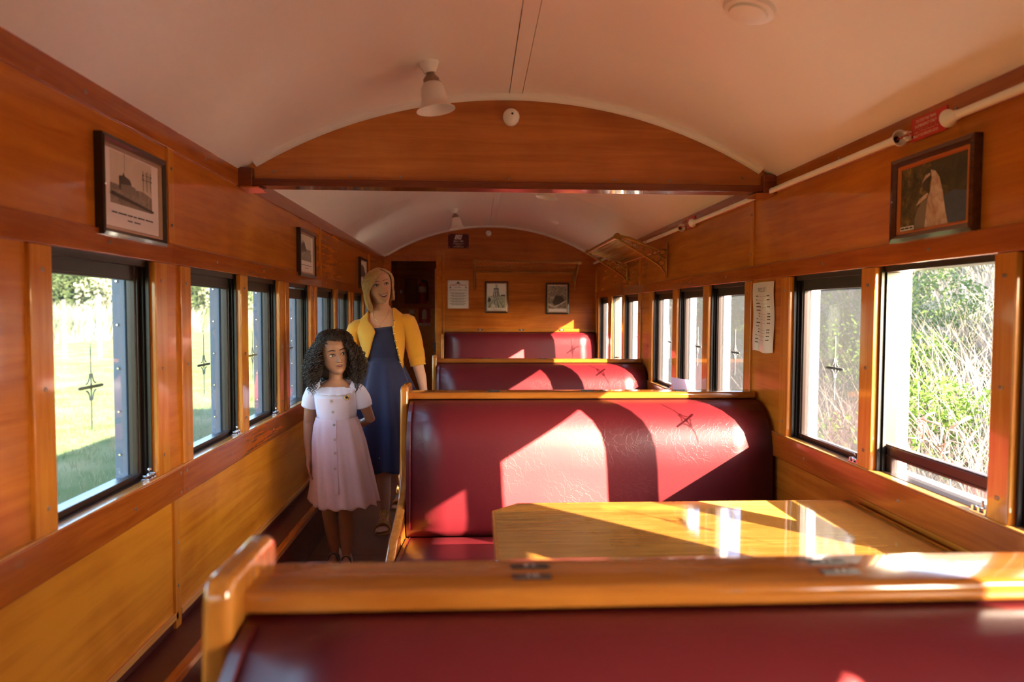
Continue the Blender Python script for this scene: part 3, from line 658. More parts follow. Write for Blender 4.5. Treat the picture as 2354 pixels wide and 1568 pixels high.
conduit('white alarm chain pipe from the farther red sign to the end wall', 4.66, 8.09, True, False, (5.55, 7.0))
def chain(y0, y1, label):
    r = root('alarm_chain', label, 'chain', (1.226, y0, 1.976), 'alarm chains at the red signs'); y = y0; k = 0
    while y < y1:
        pts = [(1.226+(.0035*math.cos(t) if k % 2 else 0), y+.0065*math.sin(t), 1.976+(0 if k % 2 else .0035*math.cos(t))) for t in [i*2*PI/10 for i in range(11)]]
        part('link', MB().tube(pts, .0011, 5), 'sign_red', r, smooth='all'); y += .0105; k += 1
chain(1.95, 2.27, 'fine alarm chain across the nearer red sign'); chain(4.345, 4.66, 'fine alarm chain across the farther red sign')
def red_sign(y0, y1, label):
    yc = (y0+y1)/2; zc = 1.990; r = root('emergency_sign', label, 'sign', (1.249, yc, zc-.035), 'red emergency signs')
    part('plate', MB().box(1.246, 1.2505, y0, y1, zc-.036, zc+.036), 'sign_red', r)
    k = (y1-y0)/.17
    for i, t in enumerate(('TO STOP THE TRAIN', 'IN EMERGENCY ONLY!', 'PULL THE CHAIN DOWN', 'PENALTY FOR IMPROPER USE $10')):
        part('lettering', text_mb(t, .0135, (1.2458, yc+.012, zc+.023-.0155*i), (0, -1, 0), (0, 0, 1), xs=(.76 if i < 3 else .60)*k), 'sign_cream', r, fixn=False)
    for a in (y0+.008, y1-.008): part('rivet', MB().lathe([(.003, 0), (.003, -.001)], (1.246, a, zc-.02), 'x', 8), 'ink', r)
red_sign(2.012, 2.180, 'red emergency sign above the right windows, nearer one'); red_sign(4.39, 4.56, 'red emergency sign farther along the right wall behind the beam')
pb = root('chain_bracket', 'small white bracket with two lugs beside the pipe mouth', 'bracket', (1.24, 2.19, 1.976))
part('bracket_plate', MB().box(1.236, 1.246, 2.178, 2.196, 1.962, 1.992).tube([(1.228, 2.178, 1.984), (1.228, 2.178, 1.990)], .007, 10).tube([(1.228, 2.180, 1.965), (1.228, 2.180, 1.972)], .007, 10).box(1.226, 1.24, 2.172, 2.19, 1.966, 1.972).box(1.226, 1.24, 2.172, 2.19, 1.982, 1.988), 'white_trim', pb, bevel=.001)
# ---------------------------------------------------------------- luggage racks
def rack(org, ud, dd, L, label):
    """org: wall point below the first bracket at height 0; ud: along the wall; dd: out from the wall"""
    O, U, D = Vector(org), Vector(ud), Vector(dd); Z = Vector((0, 0, 1))
    q = lambda u, d, z: O+U*u+D*d+Z*z
    r = root('luggage_rack', label, 'luggage rack', tuple(q(0, 0, 1.65)), 'brass luggage racks')
    for u in (0, L):
        b = part('bracket', MB().tube([q(u, .008, 1.655), q(u, .008, 1.70), q(u, .010, 1.78), q(u, .008, 1.86), q(u, .006, 1.915)], [.006, .009, .012, .009, .006], 8)
                 .tube([q(u, .008, 1.655), q(u, .022, 1.695), q(u, .05, 1.735), q(u, .09, 1.765), q(u, .20, 1.832), q(u, .32, 1.905), q(u, .385, 1.950)], [.006, .007, .008, .008, .008, .008, .010], 8)
                 .tube([q(u, .385, 1.962), q(u, .30, 1.945), q(u, .22, 1.918), q(u, .14, 1.885), q(u, .07, 1.866), q(u, .008, 1.862)], [.012, .014, .013, .009, .008, .008], 8)
                 .tube([q(u, .008, 1.80), q(u, .05, 1.815), q(u, .10, 1.86)], .005, 6), 'brass', r, smooth='all')
        for cd_, cz, rr in ((.145, 1.842, .030), (.205, 1.872, .024), (.085, 1.80, .028), (.045, 1.842, .020), (.05, 1.765, .022), (.255, 1.898, .018), (.10, 1.835, .016)):
            part('scroll', MB().tube([q(u, cd_+rr*math.cos(t), cz+rr*math.sin(t)) for t in [k*2*PI/16 for k in range(17)]], .0042, 6), 'brass', b, smooth='all')
        part('finial', MB().tube([q(u-.022, .385, 1.958), q(u+.022, .385, 1.958)], [.024, .024], 16), 'brass', b, smooth=True)
    part('front_bar', MB().tube([q(0, .385, 1.958), q(L, .385, 1.958)], .0145, 12), 'brass', r, smooth=True)
    part('back_bar', MB().tube([q(0, .045, 1.862), q(L, .045, 1.862)], .009, 10), 'brass', r, smooth=True)
    part('middle_bar', MB().tube([q(0, .215, 1.915), q(L, .215, 1.915)], .006, 8), 'brass', r, smooth=True)
    m = MB(); n = int(L/.044); sag = lambda t: -.012*math.sin(PI*t)
    for s in (1, -1):
        for k in range(-8, n+9):
            pts = []
            for i in range(7):
                t = i/6; u = k*.044 + s*t*.20
                if 0 <= u <= L: pts.append(q(u, .05+.33*t, 1.864+.094*t+sag(t)))
            if len(pts) > 1: m.tube(pts, .0019, 4, False)
    part('netting', m, 'brass', r, kind='stuff')
rack((1.252, 5.03, 0), (0, 1, 0), (-1, 0, 0), 1.33, 'brass luggage rack with scrolled brackets on the right wall')
rack((-.187, YE-.003, 0), (1, 0, 0), (0, -1, 0), 1.18, 'brass luggage rack on the end wall above two framed prints')
# ---------------------------------------------------------------- framed pictures, notices
class Pic:
    def __init__(s, name, label, group, c, xd, w, h, t, fr, slip, fw=.018, tilt=0.0):
        s.c, s.x, s.y = Vector(c), Vector(xd), Vector((0, 0, 1)); s.n = s.x.cross(s.y); s.w, s.h = w, h
        s.r = root(name, label, 'picture', tuple(s.c - s.y*h/2), group)
        def slab(u0, u1, v0, v1, d0, d1): 
            m = MB(); cs = [(u0, v0), (u1, v0), (u1, v1), (u0, v1)]
            m.add([s.p(u, v, d0) for u, v in cs]+[s.p(u, v, d1) for u, v in cs], [(3, 2, 1, 0), (4, 5, 6, 7), (0, 1, 5, 4), (1, 2, 6, 5), (2, 3, 7, 6), (3, 0, 4, 7)]); return m
        def fring(a0, a1, d0, d1, ma, nm):
            W2, H2 = w/2, h/2; o = [(-W2+a0, -H2+a0), (W2-a0, -H2+a0), (W2-a0, H2-a0), (-W2+a0, H2-a0)]; i = [(-W2+a1, -H2+a1), (W2-a1, -H2+a1), (W2-a1, H2-a1), (-W2+a1, H2-a1)]
            m = MB(); rings = [[s.p(*A, 0), s.p(*A, d0), s.p(A[0]+(Bq[0]-A[0])*.5, A[1]+(Bq[1]-A[1])*.5, max(d0, d1)+.002), s.p(*Bq, d1), s.p(*Bq, 0)] for A, Bq in zip(o, i)]
            for A, Bq in zip(rings, rings[1:]+rings[:1]): m.loft([A, Bq], True, False)
            return part(nm, m, ma, s.r)
        f = fring(0, fw, t, t*.8, fr, 'frame'); fring(fw, fw+.011, t*.7, t*.45, slip, 'slip')
        s.slab = slab; s.d = t*.35
        part('mount', slab(-w/2+fw, w/2-fw, -h/2+fw, h/2-fw, .001, s.d), 'mount', s.r)
        part('clip_screw', MB().tube([s.p(-w/2+fw*.5, 0, t), s.p(-w/2+fw*.5, 0, t+.003)], .0035, 8), 'chrome', f)
        s.k = 0
    def p(s, u, v, d): return s.c + s.x*u + s.y*v + s.n*d
    def poly(s, pts, ma, name='print'):
        s.k += 1; d = s.d+.0004*s.k
        m = MB().add([s.p(u, v, d) for u, v in pts], [tuple(range(len(pts)))]); return part(name, m, ma, s.r, fixn=False)
    def words(s, rows, h=.004, ma='ink'):
        for u, v, ws in rows: s.k += 1; part('caption', bars_mb(ws, s.p(u, v, s.d+.0004*s.k), s.x, s.y, h), ma, s.r, fixn=False)
def R4(u0, u1, v0, v1): return [(u0, v0), (u1, v0), (u1, v1), (u0, v1)]
# left wall, nearest: yard scene with a caption
def left_pic(yc, zc, label, kind):
    P_ = Pic('framed_photograph', label, 'black framed photographs along the left wall', (-1.2575, yc, zc), (0, 1, 0), .405, .292, .024, 'frame_black', 'frame_slip', .020)
    if kind < 2:
        P_.poly(R4(-.135, .125, -.045, .112), 'sepia_sky'); P_.poly([(-.135, -.045), (.125, -.045), (.125, .005), (.06, .018), (-.02, .012), (-.135, .015)], 'sepia_ground')
        if kind == 0:
            P_.poly([(-.085, .0), (-.01, .0), (-.01, .028), (-.02, .04), (-.05, .046), (-.056, .058), (-.064, .046), (-.085, .042)], 'sepia_dark'); P_.poly([(-.075, -.004), (.015, -.004), (.015, .02), (-.02, .024), (-.075, .018)], 'sepia_mid')
            for u in (.065, .088, .110): P_.poly(R4(u-.0015, u+.0015, .02, .085), 'sepia_dark'); P_.poly(R4(u-.008, u+.008, .055, .058), 'sepia_dark'); P_.poly(R4(u-.006, u+.006, .070, .073), 'sepia_dark')
            P_.poly(R4(-.061, -.058, .058, .112), 'sepia_mid'); P_.poly([(-.135, -.01), (.125, -.038), (.125, -.045), (-.135, -.022)], 'sepia_dark')
        else:
            P_.poly([(-.125, .012), (.0, .012), (.0, .03), (-.03, .05), (-.05, .075), (-.065, .06), (-.08, .085), (-.095, .055), (-.11, .075), (-.125, .04)], 'sepia_dark'); P_.poly(R4(.0, .11, .012, .03), 'sepia_mid')
            for k in range(4): P_.poly([(-.12+.02*k, -.045), (-.11+.02*k, -.045), (.10, .008), (.098, .008)], 'sepia_mid')
        P_.words([(-.14, -.073, [(0, .03), (.036, .05), (.092, .03), (.128, .02), (.154, .045), (.206, .05)]), (-.05, -.090, [(0, .03), (.04, .04)])])
    else:
        P_.poly(R4(-.15, .15, -.11, .115), 'sepia_sky'); P_.poly([(-.15, -.11), (.15, -.11), (.15, .0), (.06, .06), (-.03, .085), (-.10, .07), (-.15, .02)], 'sepia_dark'); P_.poly([(-.15, -.11), (.0, -.11), (.10, -.04), (-.05, -.03), (-.15, -.05)], 'mount')
left_pic(2.228, 1.765, 'black framed yard photograph nearest on the left wall above the first window', 0)
left_pic(4.42, 1.760, 'black framed photograph of a rail yard, middle one on the left wall', 1)
left_pic(6.58, 1.755, 'black framed photograph partly hidden behind the blonde hair', 2)
# right wall: brown and copper frame, curved structure over water
q = Pic('framed_picture', 'brown and copper framed colour picture high on the right wall', None, (1.2575, 2.067, 1.772), (0, -1, 0), .388, .276, .026, 'frame_brown', 'frame_copper', .026)
q.poly(R4(-.162, .162, -.106, .106), 'col_bush'); q.poly([(-.02, .106), (.162, .106), (.162, -.02), (.09, .0), (.02, .03)], 'col_dark')
q.poly([(.03, -.106), (.162, -.106), (.162, -.02), (.09, -.005), (.03, -.02)], 'col_water')
q.poly([(-.035, -.106), (.075, -.106), (.06, -.06), (.046, .0), (.03, .045), (.01, .068), (-.012, .075), (-.006, .05), (-.012, .01), (-.03, -.02)], 'col_pale')
q.poly([(-.085, -.106), (-.035, -.106), (-.026, -.03), (-.024, -.01), (-.05, -.02), (-.072, -.04), (-.085, -.07)], 'sepia_mid')
q.poly([(-.078, -.028), (-.06, -.008), (-.024, .006), (-.018, .002), (-.024, -.008), (-.05, -.018)], 'col_pale'); q.poly([(-.045, .015), (-.018, .012), (-.014, .05), (-.03, .055), (-.045, .04)], 'sepia_dark')
q.poly([(-.05, .04), (-.035, .06), (-.012, .066), (-.012, .058), (-.032, .05)], 'col_pale')
q.poly(R4(-.155, -.085, -.101, -.088), 'paper', 'caption_label'); q.words([(-.15, -.0945, [(0, .018), (.021, .02), (.045, .016)])], .005)
# end wall prints
def end_pic(xc, zc, label, kind):
    P_ = Pic('framed_print', label, 'black framed prints on the end wall', (xc, YE-.001, zc), (1, 0, 0), .275, .372, .022, 'frame_black', 'frame_slip', .017)
    if kind == 0:
        P_.poly(R4(-.105, .10, -.125, .152), 'bw_sky'); P_.poly([(-.105, -.125), (.10, -.125), (.10, .015), (.03, .022), (-.105, .012)], 'bw_ground')
        for u in (-.038, -.014, .010, .030): P_.poly([(u-.006, .012), (u+.006, .012), (u*.6+.002, .10), (u*.6-.006, .10)], 'ink')
        P_.poly(R4(-.036, .026, .094, .106), 'ink'); P_.poly(R4(-.034, .024, .052, .057), 'ink'); P_.poly([(-.018, .106), (.012, .106), (.012, .15), (-.003, .156), (-.018, .15)], 'bw_ground')
        for u in (-.09, -.03, .03, .085): P_.poly([(u-.008, -.125), (u+.002, -.125), (-.01+u*.15, .01), (-.013+u*.15, .01)], 'sepia_dark')
        P_.poly([(-.105, -.03), (-.09, .0), (-.07, -.015), (-.07, -.05), (-.105, -.06)], 'ink'); P_.poly([(-.06, -.12), (-.02, -.12), (-.02, -.09), (-.04, -.08), (-.06, -.09)], 'bw_sky'); P_.poly(R4(.05, .10, .012, .03), 'sepia_dark')
        P_.words([(-.07, -.140, [(0, .05), (.056, .04), (.10, .05)]), (-.045, -.150, [(0, .06), (.066, .03)])], .003, 'sepia_mid')
    else:
        P_.poly(R4(-.112, .108, -.12, .150), 'aerial'); P_.poly([(-.112, -.055), (-.09, -.06), (-.03, -.10), (-.045, -.105), (-.112, -.075)], 'sepia_sky'); P_.poly([(-.05, -.10), (.108, -.02), (.108, -.035), (-.03, -.105)], 'sepia_sky'); P_.poly([(-.06, -.05), (-.02, .04), (.05, .03), (.09, -.02), (.02, -.07), (-.03, -.08)], 'sepia_dark')
        P_.poly(R4(-.112, -.104, -.160, -.125), 'sepia_mid')
    return P_
end_pic(.068, 1.568, 'black framed print of a water tower over rails on the end wall', 0)
end_pic(.790, 1.556, 'black framed brown aerial print on the end wall beside the right windows', 1)
# maroon plaque
pq = root('maroon_plaque', 'maroon plaque with cream lettering and slanted emblem high on the end wall', 'plaque', (-.385, YE, 2.14))
part('plate', MB().box(-.503, -.262, YE-.005, YE, 2.142, 2.312), 'sign_maroon', pq, bevel=.002)
yy = YE-.0054; ex = (1, 0, 0); ez = (0, 0, 1)
part('emblem_panel', MB().add([(-.430, yy, 2.246), (-.352, yy, 2.246), (-.336, yy, 2.298), (-.414, yy, 2.298)], [(0, 1, 2, 3)]), 'sign_cream', pq, fixn=False)
part('emblem_letters', text_mb('QR', .052, (-.384, yy-.0004, 2.271), ex, ez, shear=.30, xs=.95), 'sign_maroon', pq, fixn=False)
for t, sz, z, k in (('BLH 749', .032, 2.222, 1), ('REFURBISHED BY Q.R.', .0135, 2.196, 1), ('TOWNSVILLE', .0125, 2.180, 1), ('SEPTEMBER 2000', .0165, 2.158, 1)):
    part('lettering', text_mb(t, sz, (-.383, yy, z), ex, ez, xs=k), 'sign_cream', pq, fixn=False)
for x in (-.490, -.275):
    for z in (2.154, 2.300): part('screw_head', MB().lathe([(.004, 0), (.004, -.002)], (x, YE-.005, z), 'y', 10), 'chrome', pq)
# white notice
nb = root('white_notice', 'white notice sheet of small print screwed beside the doorway', 'notice', (-.385, YE, 1.43))
part('sheet', MB().box(-.508, -.264, YE-.004, YE, 1.434, 1.764), 'paper', nb)
ya = YE-.0045
part('crest', MB().add([(-.392, ya, 1.725), (-.38, ya, 1.725), (-.374, ya, 1.738), (-.380, ya, 1.752), (-.392, ya, 1.752), (-.398, ya, 1.738)], [(0, 1, 2, 3, 4, 5)]).add([(-.415, ya, 1.724), (-.357, ya, 1.724), (-.357, ya, 1.732), (-.415, ya, 1.732)], [(0, 1, 2, 3)]), 'ink', nb, fixn=False)
part('title_line', bars_mb([(0, .085), (.098, .10)], (-.484, ya, 1.710), ex, ez, .007), 'red_ink', nb, fixn=False)
for x in (-.486, -.302): part('stamp', MB().lathe([(.011, 0), (.011, -.0004)], (x+.008, YE-.004, 1.682), 'y', 14), 'sepia_mid', nb)
rows = [(-.43, 1.683, [(0, .02), (.025, .055)]), (-.49, 1.650, [(0, .03), (.035, .05), (.09, .06), (.156, .05)])]
for k in range(5):
    z = 1.618-.032*k; a = .004*(k % 2); rows += [(-.482+a, z, [(0, .05), (.055, .035), (.095, .04), (.14, .05)]), (-.462+a, z-.012, [(0, .03), (.036, .06), (.10, .045)])]
for u, z, ws in rows: part('print_line', bars_mb(ws, (u, ya, z), ex, ez, .0042), 'ink', nb, fixn=False)
for x in (-.493, -.279):
    for z in (1.449, 1.749, 1.545): part('screw_head', MB().lathe([(.0045, 0), (.0045, -.002)], (x, YE-.004, z), 'y', 10), 'screw', nb)
# price list, a curled laminated sheet
pr = root('price_list', 'white price list sheet, curled, taped between two right windows', 'notice', (1.25, 3.312, 1.20))
def pl(u, v):   # u 0..1 left to right, v 0..1 bottom to top
    y = 3.437-.248*u; z = 1.205+.345*v; d = .004+.010*math.sin(PI*u)*(0.35+0.65*(1-v))+.006*math.sin(v*9)*.35+.012*(1-v)**2*(u > .8)*(u-.8)*3 + .004*math.sin(11*u+3*v)*(1-v)
    return Vector((1.2545-d, y-.006*math.sin(v*5), z+.004*math.sin(u*7)*(1-v)))
m = MB(); NU, NV = 20, 28
for j in range(NV+1):
    for i in range(NU+1): m.v.append(tuple(pl(i/NU, j/NV)))
for j in range(NV):
    for i in range(NU): a = j*(NU+1)+i; m.f.append((a, a+1, a+NU+2, a+NU+1))
part('sheet', m, 'lam_paper', pr, smooth='all', fixn=False)
def pl_dash(ws, v, h, ma='ink'):
    m = MB()
    for a, l in ws:
        n = max(1, int(l/.05))
        for k in range(n):
            u0, u1 = a+l*k/n, a+l*(k+1)/n; nn = Vector((-.0012, 0, 0)); o = len(m.v)
            m.v += [tuple(pl(u0, v-h)+nn), tuple(pl(u1, v-h)+nn), tuple(pl(u1, v+h)+nn), tuple(pl(u0, v+h)+nn)]; m.f.append((o, o+1, o+2, o+3))
    part('price_line', m, ma, pr, fixn=False)
c0 = pl(.52, .885)
part('heading', text_mb('PRICE LIST', .030, c0+Vector((-.003, 0, 0)), (0, -1, 0), (0, 0, 1), xs=.62), 'ink', pr, fixn=False)
for v, lab, dots, price in ((.80, [(.2, .10)], (.31, .40), True), (.745, [(.2, .05)], (.26, .44), True), (.695, [(.19, .09), (.29, .09)], (.39, .34), False), (.645, [(.18, .26)], (.45, .23), True), (.595, [(.18, .08), (.27, .14)], None, False), (.548, [(.30, .06)], (.38, .27), True), (.508, [(.30, .05)], (.38, .27), True), (.468, [(.19, .05)], (.27, .38), True), (.415, [(.19, .20)], (.42, .24), True), (.365, [(.19, .03), (.25, .06)], None, False), (.322, [(.31, .05)], (.38, .28), True), (.282, [(.30, .06)], (.38, .28), True), (.232, [(.2, .05)], (.27, .38), True), (.178, [(.2, .13)], (.36, .30), True), (.128, [(.2, .13)], (.34, .10), False)):
    pl_dash(lab, v, .007)
    if dots: pl_dash([dots], v-.006, .0012)
    if price: pl_dash([(.72, .045), (.775, .045)], v+.003, .007)
# ---------------------------------------------------------------- vestibule things
fe = root('fire_extinguisher', 'red fire extinguisher with a pale label hanging in the dark vestibule', 'extinguisher', (-.895, 9.25, 1.50))
part('cylinder', MB().lathe([(.05, 0), (.058, .01), (.058, .235), (.045, .265), (.018, .28), (.018, .30)], (-.895, 9.25, 1.50), 'z', 24), 'sign_red', fe, smooth=True)
part('label_band', MB().lathe([(.0588, .15), (.0588, .23)], (-.895, 9.25, 1.50), 'z', 24, False), 'sign_cream', fe, smooth=True)
part('valve', MB().box(-.92, -.87, 9.235, 9.265, 1.795, 1.82).tube([(-.87, 9.25, 1.81), (-.835, 9.25, 1.80), (-.832, 9.24, 1.70), (-.832, 9.24, 1.54)], .008, 8), 'black', fe)
part('wall_hook', MB().box(-.91, -.88, 9.30, 9.33, 1.62, 1.70), 'chrome', fe)
fs = root('extinguisher_sign', 'red fire extinguisher sign with white pictogram on the vestibule wall', 'sign', (-.872, 9.316, 1.20))
part('plate', MB().box(-.955, -.795, 9.312, 9.3175, 1.205, 1.445), 'sign_red', fs)
part('band', MB().box(-.955, -.795, 9.3105, 9.3125, 1.205, 1.24), 'paper', fs)
part('pictogram', MB().prism(rnd([(-.905, 1.29), (-.845, 1.29), (-.845, 1.40), (-.86, 1.42), (-.868, 1.432), (-.882, 1.432), (-.89, 1.42), (-.905, 1.40)], .008, 2), 'y', 9.3105, 9.3125), 'paper', fs)
part('lettering', text_mb('FIRE', .022, (-.875, 9.3100, 1.262), ex, ez), 'paper', fs, fixn=False)
part('lettering', text_mb('EXTINGUISHER', .021, (-.875, 9.3100, 1.222), ex, ez), 'sign_red', fs, fixn=False)
lb = root('small_label', 'small pale label on the vestibule wall beside the red sign', 'label', (-1.04, 9.316, 1.36))
part('card', MB().box(-1.085, -1.015, 9.313, 9.3175, 1.36, 1.42), 'paper', lb)
hd = root('grab_handle', 'chrome handle bar on the vestibule wall below the small label', 'handle', (-1.0, 9.30, 1.30))
part('bar', MB().tube([(-1.06, 9.27, 1.305), (-.985, 9.27, 1.305)], .007, 10).tube([(-1.055, 9.27, 1.305), (-1.055, 9.318, 1.305)], .005, 8).tube([(-.99, 9.27, 1.305), (-.99, 9.318, 1.305)], .005, 8), 'chrome', hd, smooth=True)
# ---------------------------------------------------------------- outside
def np_obj(name, V, F, ma, parent=None, kind=None, loc=(0, 0, 0)):
    me = bpy.data.meshes.new(name); V = np.asarray(V, dtype=np.float32); F = np.asarray(F, dtype=np.int32); k = F.shape[1]
    me.vertices.add(len(V)); me.vertices.foreach_set('co', V.ravel()); me.loops.add(F.size); me.loops.foreach_set('vertex_index', F.ravel())
    me.polygons.add(len(F)); me.polygons.foreach_set('loop_start', np.arange(0, F.size, k, dtype=np.int32)); me.update(calc_edges=True); me.materials.append(M[ma])
    o = bpy.data.objects.new(name, me); COL.objects.link(o); OFF[o.name] = Vector(loc)
    if parent: o.parent = parent
    else: o.location = loc
    if kind: o['kind'] = kind
    return o
GL, GR = -0.62, -0.75
def hgt_r(x): return GR + np.clip((x-2.6)*0.42, 0, 2.3)
gx = np.concatenate([np.linspace(-90, -8, 12), np.linspace(-6, -1.5, 6)]); gy = np.linspace(-60, 160, 45)
def grid(xs, ys, zf):
    X, Y = np.meshgrid(xs, ys); Z = zf(X, Y); V = np.stack([X.ravel(), Y.ravel(), Z.ravel()], 1); n = len(xs)
    i = np.arange((len(ys)-1)*n).reshape(-1, n)[:, :-1].ravel(); return V, np.stack([i, i+1, i+n+1, i+n], 1)
V, F = grid(gx, gy, lambda X, Y: GL+0*X); o = np_obj('lawn_ground', V, F, 'lawn', kind='structure')
V, F = grid(np.linspace(1.5, 60, 40), gy, lambda X, Y: hgt_r(X)); o = np_obj('bank_ground', V, F, 'bank', kind='structure')
V, F = grid(np.linspace(-1.5, 1.5, 3), gy, lambda X, Y: GR-.1+0*X); np_obj('track_ground', V, F, 'bank', kind='structure')
def blades(n, px, py, pz, h, wd, lean, seed, curl=.5):
    r = np.random.default_rng(seed); a = r.uniform(0, 2*PI, n); L = lean*r.uniform(.3, 1, n)*h; ux, uy = np.cos(a), np.sin(a); b = r.uniform(0, 2*PI, n); wx, wy = np.cos(b)*wd, np.sin(b)*wd
    P0 = np.stack([px, py, pz], 1); D = np.stack([ux*L, uy*L, h], 1); Wv = np.stack([wx, wy, 0*wx], 1)
    mid = P0 + D*np.array([.35, .35, .62])
    V = np.stack([P0-Wv, P0+Wv, mid+Wv*.7, mid-Wv*.7, P0+D], 1).reshape(-1, 3); k = np.arange(n)*5
    F4 = np.stack([k, k+1, k+2, k+3], 1); F3 = np.stack([k+3, k+2, k+4, k+4], 1)
    T = np.concatenate([np.stack([k, k+1, k+2], 1), np.stack([k, k+2, k+3], 1), np.stack([k+3, k+2, k+4], 1)]); return V, T
n = 60000; r = np.random.default_rng(1); px = -2.2-14*r.random(n)**1.3; py = 3+24*r.random(n)
V, T = blades(n, px, py, np.full(n, GL), r.uniform(.04, .13, n), r.uniform(.003, .007, n), .8, 2); np_obj('lawn_grass', V, T, 'grass', kind='stuff')
n = 12000; px = -25-4*r.random(n); py = 28+75*r.random(n)
V, T = blades(n, px, py, np.full(n, GL), r.uniform(.9, 2.7, n), r.uniform(.02, .05, n), .45, 3); np_obj('pale_reeds', V, T, 'reed', kind='stuff')
n = 46000; px = 2.0+7.5*r.random(n)**1.2; py = 0.5+22*r.random(n)
cl = .4+np.sin(px*2.1+1)*np.cos(py*1.7)+np.sin(px*.9-py*1.3); keep = cl > -0.7; px, py = px[keep], py[keep]; n = len(px)
V, T = blades(n, px, py, hgt_r(px), r.uniform(.4, 1.25, n)*(1+.25*np.clip((px-4)/4, 0, 1)), r.uniform(.003, .008, n), .65, 4); np_obj('dry_bank_grass', V, T, 'dry_grass', kind='stuff')
def leaf_cloud(n, seed, rad, sz, lumps=9, core=.35):
    r = np.random.default_rng(seed); C = r.normal(0, .55, (lumps, 3)); C /= np.maximum(1, np.linalg.norm(C, axis=1))[:, None]; R = r.uniform(.35, .6, lumps)
    w = r.integers(0, lumps, n); d = r.normal(0, 1, (n, 3)); d /= np.linalg.norm(d, axis=1)[:, None]; q = C[w]+d*(R[w]*r.uniform(core, 1, n)**.5)[:, None]
    q = q*np.array(rad); a = r.normal(0, 1, (n, 3)); a /= np.linalg.norm(a, axis=1)[:, None]; b = np.cross(a, r.normal(0, 1, (n, 3))); b /= np.linalg.norm(b, axis=1)[:, None]
    s = r.uniform(.6, 1.3, n)[:, None]*sz
    V = np.stack([q-a*s, q+b*s*.45, q+a*s, q-b*s*.45], 1).reshape(-1, 3); k = np.arange(n)*4; return V, np.stack([k, k+1, k+2, k+3], 1)
def make_tree(name, seed, rad, th, n, sz, leaf, bark, trunk_r):
    t = root(name, loc=(0, 0, 0)); V, F = leaf_cloud(n, seed, rad, sz); V[:, 2] += th+rad[2]*.75
    f = np_obj('foliage', V, F, leaf, t, kind='stuff'); rr = random.Random(seed); m = MB()
    m.tube([(0, 0, -.2), (rr.uniform(-.1, .1), rr.uniform(-.1, .1), th*.6), (rr.uniform(-.3, .3), rr.uniform(-.3, .3), th+rad[2]*.8)], [trunk_r, trunk_r*.8, trunk_r*.3], 8)
    for k in range(6):
        a = rr.uniform(0, 2*PI); z = th*rr.uniform(.5, 1.1); m.tube([(0, 0, z), (rad[0]*.35*math.cos(a), rad[1]*.35*math.sin(a), z+rad[2]*.5), (rad[0]*.7*math.cos(a), rad[1]*.7*math.sin(a), z+rad[2]*1.0)], [trunk_r*.5, trunk_r*.3, trunk_r*.08], 6)
    part('trunk', m, bark, t, smooth='all'); return t
def place(proto, first, x, y, z, rz, sc, label, cat, group):
    o = proto if first else copy_tree(proto)
    o.location = (x, y, z); o.rotation_euler = (0, 0, rz); o.scale = (sc, sc, sc); tag(o, label, cat, group); return o
rr = random.Random(5)
protoA = make_tree('dark_tree', 11, (3.4, 3.4, 4.0), .2, 9500, .17, 'leaf_wood', 'bark_dark', .18)
protoB = make_tree('pale_trunked_tree', 12, (2.2, 2.2, 3.6), 3.0, 1300, .22, 'leaf_grey', 'bark', .14)
protoC = make_tree('grey_green_tree', 13, (2.2, 2.2, 2.0), .5, 7000, .085, 'leaf_grey', 'bark_dark', .09)
protoD = make_tree('green_bush', 14, (1.0, 1.0, .8), .1, 5200, .030, 'leaf_green', 'bark_dark', .03)
protoE = make_tree('dark_bush', 15, (1.5, 1.5, 1.15), .2, 6000, .045, 'leaf_dark', 'bark_dark', .05)
for i in range(20):
    y = 22+i*5.6+rr.uniform(-1, 1)
    place(protoA, i == 0, -37+(y-30)*.11+rr.uniform(-2, 2), y, GL, rr.uniform(0, 6), rr.uniform(1.1, 1.5), 'dark leafy tree in the line beyond the lawn', 'tree', 'dark trees beyond the lawn')
for i in range(12):
    y = 26+i*6.6+rr.uniform(-2, 2)
    place(protoB, i == 0, -31.5+(y-30)*.11+rr.uniform(-1, 1), y, GL, rr.uniform(0, 6), rr.uniform(.75, 1.0), 'thin pale trunked tree standing behind the reeds', 'tree', 'pale trunked trees behind the reeds')
spots = [(9.2, 6.5), (9.6, 10.0), (8.8, 13.4), (10.4, 16.4), (8.8, 19.6), (10.5, 23.5), (8.6, 28.5), (11.5, 33.0), (13.0, 8.5), (13.4, 13.0), (14, 18.5), (9.5, 44.0)]
for i, (x, y) in enumerate(spots):
    place(protoC, i == 0, x, y, float(hgt_r(np.float64(x)))-.1, rr.uniform(0, 6), rr.uniform(.9, 1.2), 'grey green tree on the bank outside the right windows', 'tree', 'trees on the right bank')
sp = [(3.9, 5.5), (4.5, 7.3), (5.2, 11.4)]
for i, (x, y) in enumerate(sp):
    place(protoD, i == 0, x, y, float(hgt_r(np.float64(x)))-.15, rr.uniform(0, 6), rr.uniform(.75, 1.0), ('bright green bush in dry grass outside the open window', 'bright green bush behind the first one, farther up the bank', 'small bright green bush farthest along the bank')[i], 'bush', 'green bushes on the right bank')
sp = [(5.6, 8.4), (5.0, 9.4) , (5.2, 13.5), (5.0, 16.0), (5.8, 18.6), (5.4, 22.0), (6.6, 10.8), (6.4, 15.4), (5.2, 27)]
for i, (x, y) in enumerate(sp):
    place(protoE, i == 0, x, y, float(hgt_r(np.float64(x)))-.3, rr.uniform(0, 6), rr.uniform(.6, .8), 'dark bush on the bank below the trees', 'bush', 'dark bushes on the right bank')
tw = root('dead_branch', 'bare pale branch reaching up out of the dry grass outside the open window', 'branch', (3.3, 4.3, -.45))
